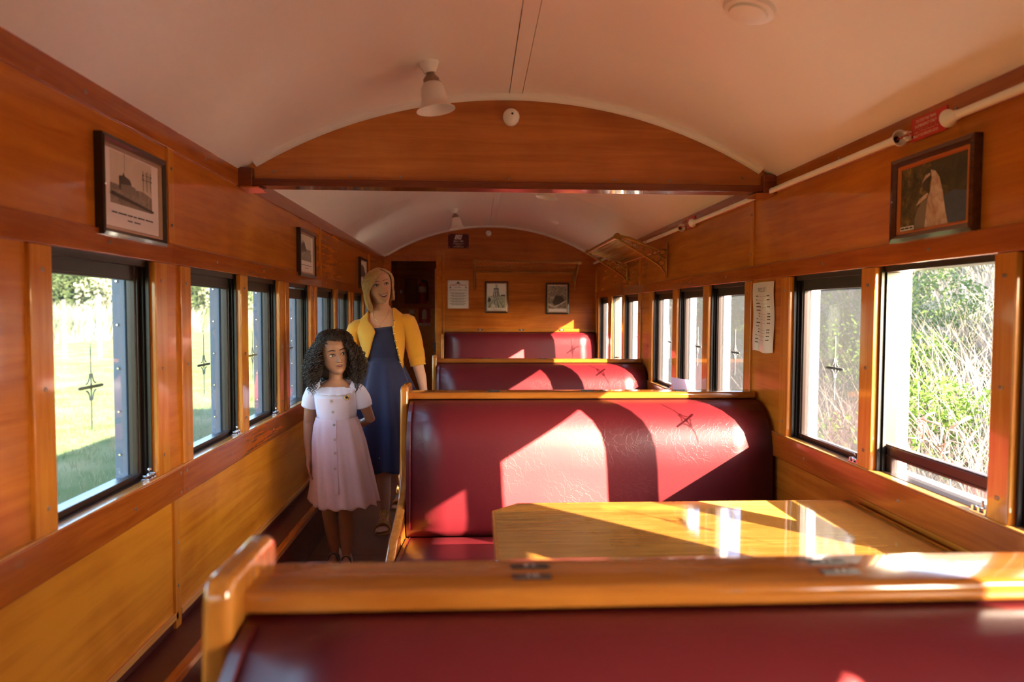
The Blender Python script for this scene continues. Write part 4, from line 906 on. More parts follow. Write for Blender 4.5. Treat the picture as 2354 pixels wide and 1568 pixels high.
m = MB(); tip = [(3.3, 4.3, -.45), (3.1, 4.25, .05), (2.95, 4.3, .40), (2.8, 4.42, .70)]; m.tube(tip, [.018, .014, .011, .006], 6)
r2 = random.Random(4)
for k in range(16):
    t = r2.uniform(.9, 2.9); i_ = int(t); p = Vector(tip[i_]).lerp(Vector(tip[i_+1]), t-i_); q_ = p+Vector((r2.uniform(-.25, .05), r2.uniform(-.2, .2), r2.uniform(.0, .2))); m.tube([p, p.lerp(q_, .5)+Vector((0, 0, .03)), q_], [.007, .005, .003], 5)
    for j in range(3): s_ = q_+Vector((r2.uniform(-.1, .1), r2.uniform(-.1, .1), r2.uniform(-.02, .1))); m.tube([q_, s_], [.004, .008], 5)
part('twigs', m, 'bark', tw, smooth='all')
# ---------------------------------------------------------------- people
def skin_mat(name, col, sub):
    m, n, b = new_mat(name)
    b.inputs['Base Color'].default_value = (*col, 1); b.inputs['Roughness'].default_value = 0.48; b.inputs['Specular IOR Level'].default_value = 0.35
    b.inputs['Subsurface Weight'].default_value = 0.12; b.inputs['Subsurface Radius'].default_value = (0.012, 0.004, 0.002); b.inputs['Subsurface Scale'].default_value = 0.6
    return m
M['skin_w'] = skin_mat('skin_fair', (0.60, 0.33, 0.21), .1); M['skin_g'] = skin_mat('skin_brown', (0.34, 0.165, 0.095), .1)
M['lip_w'] = mat('lips_rose', (0.42, 0.13, 0.10), .35); M['lip_g'] = mat('lips_brown', (0.25, 0.09, 0.07), .35)
M['teeth'] = mat('teeth', (0.75, 0.70, 0.62), .25); M['mouth'] = mat('mouth_dark', (0.03, 0.008, 0.008), .6)
M['sclera'] = mat('eye_white', (0.62, 0.58, 0.55), .2); M['iris'] = mat('iris_dark', (0.025, 0.014, 0.01), .1); M['brow_w'] = mat('brow_blonde', (0.16, 0.08, 0.035), .7); M['brow_g'] = mat('brow_dark', (0.018, 0.011, 0.009), .7)
M['blonde'] = mat('blonde_hair', (0.56, 0.36, 0.14), .38, spec=.6, vary=.35, vscale=60); M['curls'] = mat('dark_curls', (0.030, 0.016, 0.010), .42, spec=.4, vary=.4, vscale=25)
M['crease_shade'] = mat('skin_shadow', (0.38, 0.18, 0.11), .55)  # darker skin tone that paints the shade along the smile lines
M['hair_base'] = mat('hair_base', (0.02, 0.012, 0.008), .8)
M['navy'] = mat('navy_cotton', (0.0065, 0.008, 0.046), .8, sheen=.15, vary=.12, vscale=50); M['mustard'] = mat('mustard_knit', (0.68, 0.31, 0.012), .8, sheen=.25, bump=(260, .25))
M['white_cloth'] = mat('white_linen', (0.66, 0.64, 0.78), .8, bump=(300, .2)); M['pink_cloth'] = mat('pale_pink_linen', (0.62, 0.47, 0.52), .8, vary=.06, vscale=120, bump=(300, .2))
M['panel_cloth'] = mat('lilac_linen', (0.65, 0.56, 0.66), .8, bump=(300, .2))
M['tan'] = mat('tan_leather', (0.42, 0.20, 0.035), .4); M['shoe_white'] = mat('shoe_white', (0.55, 0.45, 0.42), .45)
def remesh_obj(name, mb, ma, parent, vox, smooth_it=4):
    me = bpy.data.meshes.new(name); me.from_pydata(mb.v, [], mb.f); me.update()
    b = bmesh.new(); b.from_mesh(me); bmesh.ops.recalc_face_normals(b, faces=b.faces); b.to_mesh(me); b.free()
    t = bpy.data.objects.new('tmp', me); COL.objects.link(t)
    r = t.modifiers.new('r', 'REMESH'); r.mode = 'VOXEL'; r.voxel_size = vox; r.adaptivity = 0
    s = t.modifiers.new('s', 'SMOOTH'); s.factor = .5; s.iterations = smooth_it
    dg = bpy.context.evaluated_depsgraph_get(); e = t.evaluated_get(dg); m2 = bpy.data.meshes.new_from_object(e, depsgraph=dg)
    bpy.data.objects.remove(t); m2.name = name; m2.materials.clear(); m2.materials.append(M[ma]); m2.shade_smooth()
    o = bpy.data.objects.new(name, m2); COL.objects.link(o); o.parent = parent; OFF[o.name] = Vector((0, 0, 0)); return o
TT = [-1.0, -.94, -.82, -.62, -.42, -.2, 0, .2, .4, .6, .8, .93, 1.0]
WW = [.12, .34, .52, .69, .81, .90, .96, 1.0, 1.0, .94, .74, .46, .05]
FF = [.50, .80, .86, .87, .87, .88, .88, .90, .93, .90, .72, .45, .05]
BB = [.05, .12, .22, .45, .72, .92, 1.0, 1.05, 1.05, .98, .78, .46, .05]
def disp(xh, t, nose=1.0, lips=1.0):
    g = lambda x0, t0, sx, st: math.exp(-((xh-x0)/sx)**2-((t-t0)/st)**2)
    d = -.034*(g(.42, .07, .20, .10)+g(-.42, .07, .20, .10)) + .014*(g(.40, .24, .26, .07)+g(-.40, .24, .26, .07)) + .018*(g(.55, -.18, .22, .18)+g(-.55, -.18, .22, .18))
    if -.40 < t < .22:
        h = np.interp(t, [-.40, -.31, -.245, -.10, .06, .22], [0, .045, .105, .070, .030, 0]); w = np.interp(t, [-.40, -.25, .2], [.22, .19, .13]); d += nose*h*math.exp(-(xh/w)**2)
    d += nose*.038*(g(.19, -.27, .085, .055)+g(-.19, -.27, .085, .055))
    d += lips*(.022*g(0, -.46, .27, .05)+.022*g(0, -.56, .24, .055)) - .012*g(0, -.67, .25, .05) + .022*g(0, -.87, .24, .10)
    return d
def face_y(xh, t, H, **k):
    w, f = np.interp(t, TT, WW), np.interp(t, TT, FF); c = min(.999, abs(xh)/w)
    return -(f*.40*H*(1-c**2.3)**(1/2.3) + disp(xh, t, **k)*H)
def head_mb(H, T, round_=0.0, **k):
    rings = []; ts = np.concatenate([np.linspace(-1, -.9, 5), np.linspace(-.88, .9, 70), np.linspace(.92, 1, 6)])
    for t in ts:
        w, f, b = np.interp(t, TT, WW), np.interp(t, TT, FF), np.interp(t, TT, BB); ring = []; w = w*(1+round_*math.exp(-((t+.5)/.35)**2))
        for i in range(96):
            a = 2*PI*i/96; c, s = math.cos(a), math.sin(a)
            x = w*(1 if c > 0 else -1)*abs(c)**(2/2.3); fr = s < 0
            y = -f*.40*H*abs(s)**(2/2.3) if fr else b*.46*H*abs(s)
            if fr: y -= disp(x, t, **k)*H*min(1, abs(s)*2.2)
            ring.append(T @ Vector((x*.335*H, y, t*.5*H)))
        rings.append(ring)
    m = MB().loft(rings)
    ns = k.get('nose', 1); fy_ = lambda xh, t: face_y(xh, t, H, **k)
    m.merge(MB().tube([(0, fy_(0, .16)+.012*H, .08*H), (0, fy_(0, .0)+.004*H, .0), (0, fy_(0, -.14)-.004*H*ns, -.07*H), (0, fy_(0, -.245)-.010*H*ns, -.120*H)], [.026*H, .030*H, .036*H, .046*H*ns**.5], 12).ell((0, fy_(0, -.25)-.016*H*ns, -.124*H), .050*H, .040*H, .038*H, 14, 10).xf(T))
    for s in (-1, 1): m.merge(MB().ell((s*.062*H, fy_(s*.19, -.27)+.004*H, -.135*H), .030*H, .034*H, .027*H, 12, 8).xf(T))
    for s in (-1, 1): m.merge(MB().ell((s*.325*H, .03*H, -.02*H), .022*H, .065*H, .12*H, 12, 8).xf(T))
    return m
def face(rootp, H, T, lipm, browm, smile, gaze, browt, bw=1.0, **k):
    P = lambda xh, t, d=0.0: T @ Vector((xh*.335*H, face_y(xh, t, H, **k)-d, t*.5*H))
    for s in (-1, 1):
        e = MB(); cx_, ct = s*.42, .065; ctr = Vector((cx_*.335*H, face_y(cx_, ct, H, **k)+.018*H, ct*.5*H))
        e.ell(ctr, .070*H, .036*H, .027*H if smile else .033*H, 16, 10); eo = part('eye', e.xf(T), 'sclera', rootp, smooth='all')
        ic = ctr+Vector((gaze[0]*.03*H, -.0225*H, gaze[1]*.01*H)); part('iris', MB().ell(ic, (.029 if smile else .034)*H, .016*H, .026*H if smile else .031*H, 14, 8).xf(T), 'iris', eo, smooth='all')
        lash = [(cx_+s*a, ct+b) for a, b in ((-.23, -.015), (-.14, .055), (0, .085), (.14, .06), (.25, .0))]
        part('upper_lid', MB().tube([P(a, b, .006*H) for a, b in lash], [.004*H, .009*H, .010*H, .009*H, .005*H], 6), 'brow_g', eo, smooth='all')
        low = [(cx_+s*a, ct+b) for a, b in ((-.20, -.03), (0, -.07), (.22, -.02))]
        part('lower_lid', MB().tube([P(a, b, .003*H) for a, b in low], .005*H, 6), lipm, eo, smooth='all')
        br = [(cx_+s*a, browt+b) for a, b in ((-.26, -.01), (-.1, .03), (.1, .035), (.28, -.02))]
        part('eyebrow', MB().tube([P(a, b, .002*H) for a, b in br], [bw*.010*H, bw*.013*H, bw*.012*H, bw*.005*H], 6, flat=.6), browm, rootp, smooth='all')
        part('nostril', MB().ell(T @ Vector((s*.085*.335*H*1.2, face_y(s*.11, -.305, H, **k)-.012*H, -.318*.5*H)), .009*H, .010*H, .005*H, 8, 6), lipm, rootp, smooth='all')
    if smile:
        cu = lambda x: -.485+.075*(x/.36)**2
        top = [(x, cu(x)) for x in np.linspace(-.36, .36, 13)]; bot = [(x, -.485+.075-(.185)*(1-(x/.36)**2)) for x in np.linspace(-.36, .36, 13)]
        m = MB(); 
        for (a, b), (c, d) in zip(top, bot): m.v += [tuple(P(a, b, .016*H)), tuple(P(c, d, .012*H))]
        m.f = [(2*i, 2*i+1, 2*i+3, 2*i+2) for i in range(12)]; mo = part('mouth', m, 'mouth', rootp, fixn=False)
        m = MB()
        for (a, b), (c, d) in list(zip(top, bot))[1:-1]: m.v += [tuple(P(a, b-.004, .021*H)), tuple(P(a*.98, b+(d-b)*.52, .021*H))]
        m.f = [(2*i, 2*i+1, 2*i+3, 2*i+2) for i in range(10)]; part('teeth', m, 'teeth', mo, fixn=False)
        rr_ = [.003*H]+[.008*H]*11+[.003*H]
        part('upper_lip', MB().tube([P(a, b+.012, .014*H) for a, b in top], rr_, 6), lipm, mo, smooth='all'); part('lower_lip', MB().tube([P(a, b-.012, .012*H) for a, b in bot], [r*1.3 for r in rr_], 6), lipm, mo, smooth='all')
        for s in (-1, 1): part('smile_line', MB().tube([P(s*.24, -.24, -.004*H), P(s*.40, -.36, -.004*H), P(s*.47, -.52, -.004*H)], [.002*H, .005*H, .002*H], 6), 'crease_shade', rootp, smooth='all')
    else:
        m = MB().tube([P(x, -.465+(.018 if abs(x) > .05 else 0)*(1-abs(x)/.27), .004*H) for x in np.linspace(-.26, .26, 9)], [.004*H, .012*H, .018*H, .020*H, .018*H, .020*H, .018*H, .012*H, .004*H], 8, flat=.7)
        lo = part('lips', m, lipm, rootp, smooth='all'); part('lower_lip', MB().tube([P(x, -.555+.05*(x/.24)**2, .004*H) for x in np.linspace(-.23, .23, 9)], [.004*H, .014*H, .021*H, .024*H, .025*H, .024*H, .021*H, .014*H, .004*H], 8, flat=.8), lipm, lo, smooth='all')
        part('lip_line', MB().tube([P(x, -.508, .020*H*(1-(x/.27)**2)) for x in np.linspace(-.25, .25, 9)], .0045*H, 5), 'mouth', lo, smooth='all')
def limb(m, pts, rs, n=16): return m.tube(pts, rs, n)
def hand(m, wrist, d, up, side, L, curl=.5):
    """palm plus five separate fingers; d: down the arm, up: back of the hand, side: towards the thumb"""
    w, d, up, side = Vector(wrist), Vector(d).normalized(), Vector(up).normalized(), Vector(side).normalized()
    ring = lambda c, a, b: [c+side*a*math.cos(t)+up*b*math.sin(t) for t in [2*PI*i/12 for i in range(12)]]
    m.loft([ring(w-d*.01, L*.15, L*.12), ring(w+d*L*.12, L*.18, L*.10), ring(w+d*L*.32, L*.23, L*.085), ring(w+d*L*.48, L*.225, L*.075)])
    for k, (o, ln) in enumerate(((.165, .42), (.055, .47), (-.055, .44), (-.16, .35))):
        p = w+d*L*.44+side*L*o; pts = [p]; dd = Vector(d); q = p
        for s_, a in ((.42, .25), (.33, .5), (.25, .5)):
            dd = (dd - up*math.tan(a*curl)).normalized(); q = q+dd*L*ln*s_*1.15; pts.append(q)
        m.tube(pts, [L*.048, L*.045, L*.041, L*.032], 8)
    p = w+d*L*.12+side*L*.14; m.tube([p, p+(d*.7+side*.75).normalized()*L*.2, p+(d*.7+side*.75).normalized()*L*.2+(d*.95+side*.2-up*.2).normalized()*L*.17, p+(d*.7+side*.75).normalized()*L*.2+(d*.95+side*.1-up*.3).normalized()*L*.30], [L*.075, L*.06, L*.05, L*.036], 8)
def foot(m, ankle, toe, W, h=.055):
    """heel, arch and five toes between the ankle and the toe tip"""
    a, t = Vector(ankle), Vector(toe); f = (t-Vector((a.x, a.y, t.z))); L = f.length; f.normalize(); s = Vector((-f.y, f.x, 0)); hz = a.z
    def ring(u, w, z0, z1, lift=0): c = Vector((a.x, a.y, 0))+f*u; return [c+s*w*math.cos(k)+Vector((0, 0, z0+(z1-z0)*(.5+.5*math.sin(k))+lift)) for k in [2*PI*i/14 for i in range(14)]]
    up = max(0, hz-.085); lf = lambda u: up*max(0, 1-u/(L*.62))
    m.loft([ring(-.055, W*.42, .012, .05, lf(0)), ring(-.04, W*.62, .006, .075, lf(0)), ring(0, W*.68, .005, .095, lf(0)), ring(L*.3, W*.74, .008, .075, lf(L*.3)), ring(L*.58, W*.92, .006, .052, lf(L*.58)), ring(L*.78, W*1.0, .005, .036), ring(L*.84, W*.9, .006, .028)])
    m.tube([(a.x, a.y, hz+.03), (a.x, a.y, hz-.035)], [W*.62, W*.66], 12)
    for k, (o, ln, r) in enumerate(((-.72, .20, .30), (-.28, .22, .21), (.08, .19, .19), (.40, .15, .18), (.68, .10, .17))):
        p = Vector((a.x, a.y, .017))+f*L*.78+s*W*o; m.tube([p, p+f*L*ln*.55+Vector((0, 0, .004)), p+f*L*ln], [W*r, W*r, W*r*.7], 8)
    return f, s, L
def cloth_ring(z, cx_, cy_, rx, ry, n=120, folds=0, amp=0.0, ph=0.0, extra=None, zw=0.0):
    out = []
    for i in range(n):
        a = 2*PI*i/n; k = 1+amp*(math.sin(folds*a+ph+.8*math.sin(3*a))+.45*math.sin((folds*1.7)*a+2*ph)*.7) if folds else 1
        if extra: k *= 1+extra(a)
        out.append((cx_+rx*math.cos(a)*k, cy_+ry*math.sin(a)*k, z+zw*math.sin(folds*a+ph+1.2)))
    return out
def ls(a, b, n): return [a+(b-a)*i/(n-1) for i in range(n)]
def interp_rings(keys, n, folds, ph, fold_amp, extra=None, zw=0.012, N=120):
    zs = [k[0] for k in keys]; rings = []
    for i in range(n):
        u = i/(n-1); z = zs[0]+(zs[-1]-zs[0])*u; f = lambda j: float(np.interp(-z if zs[0] > zs[-1] else z, [-q for q in zs] if zs[0] > zs[-1] else zs, [k[j] for k in keys]))
        rings.append(cloth_ring(z, f(1), f(2), f(3), f(4), N, folds, fold_amp(u), ph, (lambda a, u=u: extra(a, u)) if extra else None, zw*u*u))
    return rings
def solid(o, t):
    s = o.modifiers.new('thick', 'SOLIDIFY'); s.thickness = t; s.offset = -1; return o
def rot(yaw, pitch, roll): return Matrix.Rotation(yaw, 4, 'Z') @ Matrix.Rotation(roll, 4, 'Y') @ Matrix.Rotation(pitch, 4, 'X')
# ---- the woman
wm = root('person', 'woman with blonde bob in mustard cardigan and navy dress, walking along the aisle', 'person', (0, 0, 0), 'people in the aisle')
wm.location = (-.765, 4.45, 0)
def lean(m):      # her left shoulder is carried higher
    m.v = [(x, y, z+.12*(x+.02)*min(1, max(0, (z-1.05)/.22))*(1 if z < 1.42 else max(0, 1-(z-1.42)/.06))) for x, y, z in m.v]; return m
Hw = .232; Tw = Matrix.Translation((-.026, -.035, 1.553)) @ rot(math.radians(22), math.radians(-3), math.radians(-11))
b = MB()
b.loft([cloth_ring(z, x, y, rx, ry, 40) for z, x, y, rx, ry in ((.80, 0, 0, .15, .11), (.90, 0, 0, .155, .115), (1.0, 0, 0, .118, .09), (1.08, 0, 0, .100, .080), (1.18, -.005, -.005, .122, .098), (1.26, -.01, -.01, .140, .102), (1.32, -.016, 0, .160, .078), (1.365, -.016, .005, .115, .062), (1.405, -.016, .003, .068, .052), (1.43, -.018, .0, .054, .05))])
limb(b, [(-.018, .012, 1.33), (-.018, .0, 1.40), (-.022, -.005, 1.50)], [.062, .05, .052])
sh = [(-.175, 0, 1.305), (.145, 0, 1.305)]
limb(b, [(-.12, 0, 1.30), (-.185, .005, 1.295), (-.215, .02, 1.18), (-.228, .03, 1.06), (-.225, .0, .95), (-.215, -.03, .84)], [.05, .052, .044, .037, .033, .023])
limb(b, [(.09, 0, 1.30), (.155, .005, 1.295), (.185, .02, 1.18), (.208, .03, 1.07), (.238, .01, .97), (.258, -.015, .875)], [.05, .052, .044, .037, .033, .023])
hand(b, (-.215, -.03, .84), (0.05, -.15, -1), (-1, 0, 0), (0, -1, 0), .175); hand(b, (.258, -.015, .875), (.1, -.2, -1), (1, 0, .1), (0, -1, -.1), .175)
limb(b, [(-.07, .0, .86), (-.05, -.06, .66), (-.01, -.105, .47), (.0, -.07, .36), (.0, -.02, .22), (.0, .01, .10)], [.085, .073, .052, .052, .042, .030])
limb(b, [(.07, .02, .86), (.065, .10, .66), (.055, .20, .47), (.055, .31, .37), (.055, .42, .26), (.055, .50, .15)], [.085, .073, .052, .052, .042, .030])
foot(b, (.0, .01, .10), (.006, -.205, .0), .042); foot(b, (.055, .50, .15), (.04, .305, .0), .042)
b.merge(head_mb(Hw, Tw, round_=-.03, nose=1.3, lips=.8)); lean(b)
remesh_obj('body', b, 'skin_w', wm, .0038, 3)
face(wm, Hw, Tw, 'lip_w', 'brow_w', True, (.25, .6), .27, nose=1.3, lips=.8)
# dress
bod = lean(MB().loft([cloth_ring(z, x, y, rx, ry, 80) for z, x, y, rx, ry in ((1.065, 0, 0, .107, .087), (1.10, 0, 0, .106, .087), (1.12, -.003, -.003, .112, .094), (1.18, -.006, -.008, .130, .107), (1.25, -.01, -.012, .142, .104), (1.295, -.014, -.012, .138, .088))], True, False))
dr = solid(part('dress_bodice', bod, 'navy', wm, smooth='all', fixn=False), .003)
sk = MB().loft(interp_rings([(1.08, 0, 0, .109, .089), (.98, .002, 0, .150, .12), (.88, .006, .01, .185, .155), (.60, .01, .04, .232, .21), (.385, .012, .06, .262, .25)], 40, 9, .6, lambda u: .02+.16*u), True, False)
solid(part('skirt', sk, 'navy', wm, smooth='all', fixn=False), .003)
part('waistband', MB().loft([cloth_ring(1.062, 0, 0, .111, .091, 60), cloth_ring(1.10, 0, 0, .110, .090, 60)], True, False), 'navy', dr, smooth='all', fixn=False)
# cardigan: open front shell, sleeves, buttons
def cardi(z):
    f = lambda j: float(np.interp(z, *zip(*[(k[0], k[j]) for k in ((1.015, 0, 0, .128, .105), (1.08, 0, 0, .124, .103), (1.18, -.005, -.006, .142, .117), (1.26, -.01, -.01, .158, .120), (1.315, -.016, .0, .176, .095), (1.350, -.016, .005, .152, .080), (1.385, -.016, .008, .112, .070), (1.41, -.016, .010, .088, .064))])))
    return f(1), f(2), f(3), f(4)
m = MB(); NZ, NA = 36, 90
for j in range(NZ+1):
    z = 1.015+(1.41-1.015)*j/NZ; cx_, cy_, rx, ry = cardi(z)
    xl = float(np.interp(z, [1.015, 1.27, 1.305, 1.345, 1.41], [-.125, -.042, -.060, -.094, -.098])); xr = float(np.interp(z, [1.015, 1.29, 1.30, 1.34, 1.41], [.122, .072, .078, .076, .062]))
    aR = math.asin(max(-.97, min(.97, (xr-cx_)/rx))); aL = math.asin(max(-.97, min(.97, (xl-cx_)/rx)))
    for i in range(NA+1):
        a = aR+(2*PI+aL-aR)*i/NA; w_ = 1+.010*math.sin(9*a+z*14)*max(0, 1-abs(z-1.12)/.16)
        m.v.append((cx_+rx*math.sin(a)*w_, cy_-ry*math.cos(a)*w_, z))
for j in range(NZ):
    for i in range(NA): q_ = j*(NA+1)+i; m.f.append((q_, q_+1, q_+NA+2, q_+NA+1))
edgeR = [m.v[j*(NA+1)] for j in range(NZ+1)]; edgeL = [m.v[j*(NA+1)+NA] for j in range(NZ+1)]
lean(m); ca = solid(part('cardigan', m, 'mustard', wm, smooth='all', fixn=False), .004)
part('button_band', lean(MB().tube(edgeR, .006, 8, flat=.6)), 'mustard', ca, smooth='all'); part('button_band', lean(MB().tube(edgeL, .006, 8, flat=.6)), 'mustard', ca, smooth='all')
for j in range(1, 30, 4):
    p = edgeR[j]; part('button', lean(MB().lathe([(.0065, 0), (.0065, -.004), (.004, -.0055)], (p[0]-.002, p[1]-.005, p[2]), 'y', 12)), 'gold', ca, smooth=True)
part('hem_band', lean(MB().loft([[m.v[i] for i in range(NA+1)], [(v[0]*1.02, v[1]*1.02, v[2]-.02) for v in m.v[:NA+1]]], False, False)), 'mustard', ca, smooth='all', fixn=False)
for pts, cuff in (([(-.12, 0, 1.318), (-.178, .004, 1.300), (-.213, .016, 1.20), (-.226, .028, 1.09), (-.228, .026, 1.02)], 1), ([(.09, 0, 1.318), (.148, .004, 1.300), (.184, .016, 1.20), (.207, .030, 1.10), (.217, .026, 1.045)], 1)):
    sl = MB(); pp = []; rs = []
    for i in range(25):
        u = i/24*(len(pts)-1); k = min(int(u), len(pts)-2); t = u-k; p = Vector(pts[k]).lerp(Vector(pts[k+1]), t); pp.append(p); rs.append(float(np.interp(i/24, [0, .2, .5, .8, 1], [.046, .058, .055, .050, .046]))*(1+.03*math.sin(i*1.9)*(i > 12)))
    solid(part('sleeve', lean(sl.tube(pp, rs, 28, False)), 'mustard', ca, smooth='all', fixn=False), .003)
nk = [(-.082+.05*math.sin(t*PI/2)*0+.064*t*1.0, -.052-.040*math.sin(t*PI), 1.352-.075*math.sin(t*PI)) for t in ls(0, 1.7, 3)]
part('necklace', lean(MB().tube([(-.065, -.040, 1.40), (-.05, -.078, 1.355), (-.012, -.106, 1.318), (.028, -.080, 1.355), (.040, -.040, 1.40)], .0011, 5).ell((-.012, -.110, 1.306), .004, .003, .006, 8, 6)), 'gold', wm, smooth='all')
# bob of strands over a cap
def hull(beta, t, H, k):      # beta 0 = front, positive to her right (the viewer's left)
    w, f, b_ = np.interp(t, TT, WW), np.interp(t, TT, FF), np.interp(t, TT, BB)
    w, b_ = max(w, .90 if t < .1 else 0), max(b_, .80 if t < .1 else 0); f = max(f, .5)
    s, c = math.sin(beta), math.cos(beta); y = -f*.40*H*c if c > 0 else -b_*.46*H*c
    return Vector((-w*.335*H*s*k, y*k, t*.5*H*(1+.05*(t > .5))))
def bob(H, T, n, seed):
    rr_ = random.Random(seed); m = MB()
    capn = 40; rings = []
    for t in np.linspace(1.0, -.55, 16):
        a0 = math.radians(np.interp(t, [-.55, -.1, .2, .45, .62, .75, .86, 1.0], [86, 74, 60, 42, 18, -6, -20, -24])); a1 = math.radians(np.interp(t, [-.55, .2, .45, .62, .75, .86, 1.0], [92, 78, 70, 54, 36, 26, 25])); k = float(np.interp(t, [-.55, 0, .6, 1], [1.13, 1.15, 1.09, 1.07]))
        rings.append([T @ hull(a0+(2*PI-a1-a0)*i/capn, t, H, k) for i in range(capn+1)])
    m.loft(rings, False, False)
    for i in range(n):
        be = math.radians(rr_.uniform(66, 302)); be = be if be <= PI else be-2*PI
        if -math.radians(66) < be < 0: continue
        bp = math.radians(-24+rr_.uniform(-3, 3)); tb = (-1.02 if be > 0 else -.72)+rr_.uniform(-.16, .10)-(.10 if be > 1.3 else 0); kk = rr_.uniform(1.06, 1.20); pts = []
        fr = math.radians(58) < be < math.radians(100)
        for j in range(12):
            u = j/11; t = .97-(.97-tb)*u**1.05
            rt = float(np.interp(math.degrees(be), [0, 60, 150, 360], [.62, .62, .34, .30])) if be > 0 else .30
            sw = min(1, u/rt)**(.95 if be > 0 else .7)
            bb = bp+(be-bp)*sw; wob = 1+.02*math.sin(j*1.3+i)
            k = kk*float(np.interp(u, [0, .35, .7, .9, 1], [1.0, 1.06, 1.24 if be > 0 else 1.03, 1.20 if be > 0 else .99, 1.0 if be > 0 else .93]))*wob
            pts.append(T @ hull(bb, t, H, k))
        r0 = rr_.uniform(.0016, .0030); m.tube(pts, [r0]*9+[r0*.9, r0*.6, r0*.2], 4, False)
    return m
part('hair', bob(Hw, Tw, 2200, 3), 'blonde', wm, smooth='all', kind='stuff')
# sandals
def sandal(ank, toe, W, nm):
    a, t = Vector(ank), Vector(toe); f = Vector((t.x-a.x, t.y-a.y, 0)); L = f.length; f.normalize(); s = Vector((-f.y, f.x, 0)); up = max(0, a.z-.085)
    lf = lambda u: up*max(0, 1-u/(L*.62)); C = lambda u, v, z: Vector((a.x, a.y, 0))+f*u+s*v+Vector((0, 0, z))
    ol = [(-.06, .45), (-.03, .75), (L*.3, .78), (L*.6, 1.05), (L*.85, 1.1), (L*1.02, .55)]
    rings = [[C(u, W*w_*k, lf(u)+z) for k, z in ((-1, -.006), (1, -.006), (1, .008), (-1, .008))] for u, w_ in ol]
    so = part('sandal_sole', MB().loft(rings), 'tan', wm, bevel=.002, label='tan sandal sole')
    def strap(u0, u1, h, nm_, w1=1.08):
        rings = []
        for k in range(13):
            th = PI*k/12; rings.append([C(u, W*w1*math.cos(th), .012+lf(u)+h*math.sin(th)) for u in (u0, u1)] + [C(u, W*w1*.9*math.cos(th), .010+lf(u)+h*.86*math.sin(th)) for u in (u1, u0)])
        return part(nm_, MB().loft(rings), 'tan', so, smooth=True)
    strap(L*.50, L*.76, .050, 'toe_strap'); strap(L*.02, L*.10, .098, 'ankle_strap', .86)
    c = C(L*.36, 0, .088+lf(L*.36)); nrm = (Vector((0, 0, 1))+f*.9).normalized(); e1 = s; e2 = nrm.cross(e1)
    part('ring', MB().tube([c+e1*.026*math.cos(q_)+e2*.031*math.sin(q_) for q_ in [2*PI*k/24 for k in range(25)]], .003, 8), 'gold', so, smooth='all')
    part('tongue', MB().loft([[c+e1*.022*math.cos(q_)*sc+e2*.027*math.sin(q_)*sc+nrm*h for q_ in [2*PI*k/20 for k in range(20)]] for sc, h in ((1, -.012), (1, -.003), (.8, .001))]), 'tan', so, smooth=True)
sandal((.0, .01, .10), (.006, -.205, 0), .046, 'l'); sandal((.055, .50, .15), (.04, .305, 0), .046, 'r')
# ---- the girl
gm = root('person', 'girl with big dark curls in a white and pale pink dress beside the left windows', 'person', (0, 0, 0), 'people in the aisle')
gm.location = (-.92, 3.72, 0)
Hg = .208; Tg = Matrix.Translation((-.008, -.02, 1.165)) @ rot(math.radians(26), math.radians(3), math.radians(-9))
b = MB()
b.loft([cloth_ring(z, x, y, rx, ry, 40) for z, x, y, rx, ry in ((.58, .02, 0, .105, .085), (.68, .015, 0, .112, .088), (.78, .0, 0, .096, .076), (.83, -.002, 0, .092, .072), (.90, -.004, 0, .104, .078), (.955, -.005, 0, .112, .076), (.990, -.005, .0, .108, .058), (1.012, -.005, 0, .07, .046), (1.03, -.005, 0, .042, .04))])
limb(b, [(-.005, .008, .99), (-.006, .0, 1.05), (-.008, .0, 1.10)], [.046, .037, .040])
limb(b, [(-.07, 0, .972), (-.120, .005, .968), (-.148, .02, .88), (-.162, .03, .79), (-.158, .005, .70), (-.148, -.02, .615)], [.038, .038, .032, .027, .024, .017])
limb(b, [(.06, 0, .972), (.112, .005, .968), (.142, .03, .89), (.168, .055, .805), (.12, .11, .775), (.05, .135, .77)], [.038, .038, .032, .028, .024, .018])
hand(b, (-.148, -.02, .615), (.05, -.05, -1), (-1, 0, 0), (0, -1, 0), .135); hand(b, (.05, .135, .77), (-1, .1, .05), (0, 1, 0), (0, 0, 1), .135)
limb(b, [(-.05, .0, .60), (-.048, .0, .45), (-.045, -.01, .30), (-.036, .015, .20), (-.022, .02, .08)], [.066, .054, .038, .037, .024])
limb(b, [(.06, .0, .60), (.052, -.01, .45), (.044, -.02, .30), (.046, -.005, .20), (.048, -.03, .08)], [.066, .054, .038, .037, .024])
foot(b, (-.022, .02, .08), (-.035, -.125, 0), .030); foot(b, (.048, -.03, .08), (.065, -.175, 0), .030)
b.merge(head_mb(Hg, Tg, round_=.13, nose=.85, lips=1.3)); remesh_obj('body', b, 'skin_g', gm, .0034, 3)
face(gm, Hg, Tg, 'lip_g', 'brow_g', False, (.36, 0), .30, bw=1.8, nose=.85, lips=1.3)
bo = solid(part('dress_bodice', MB().loft([cloth_ring(z, x, y, rx, ry, 80) for z, x, y, rx, ry in ((.822, -.003, 0, .104, .084), (.86, -.003, 0, .108, .087), (.90, -.004, -.002, .114, .090), (.945, -.005, -.003, .119, .086), (.972, -.005, -.001, .116, .074), (.984, -.005, .0, .108, .064))], True, False), 'white_cloth', gm, smooth='all', fixn=False), .003)
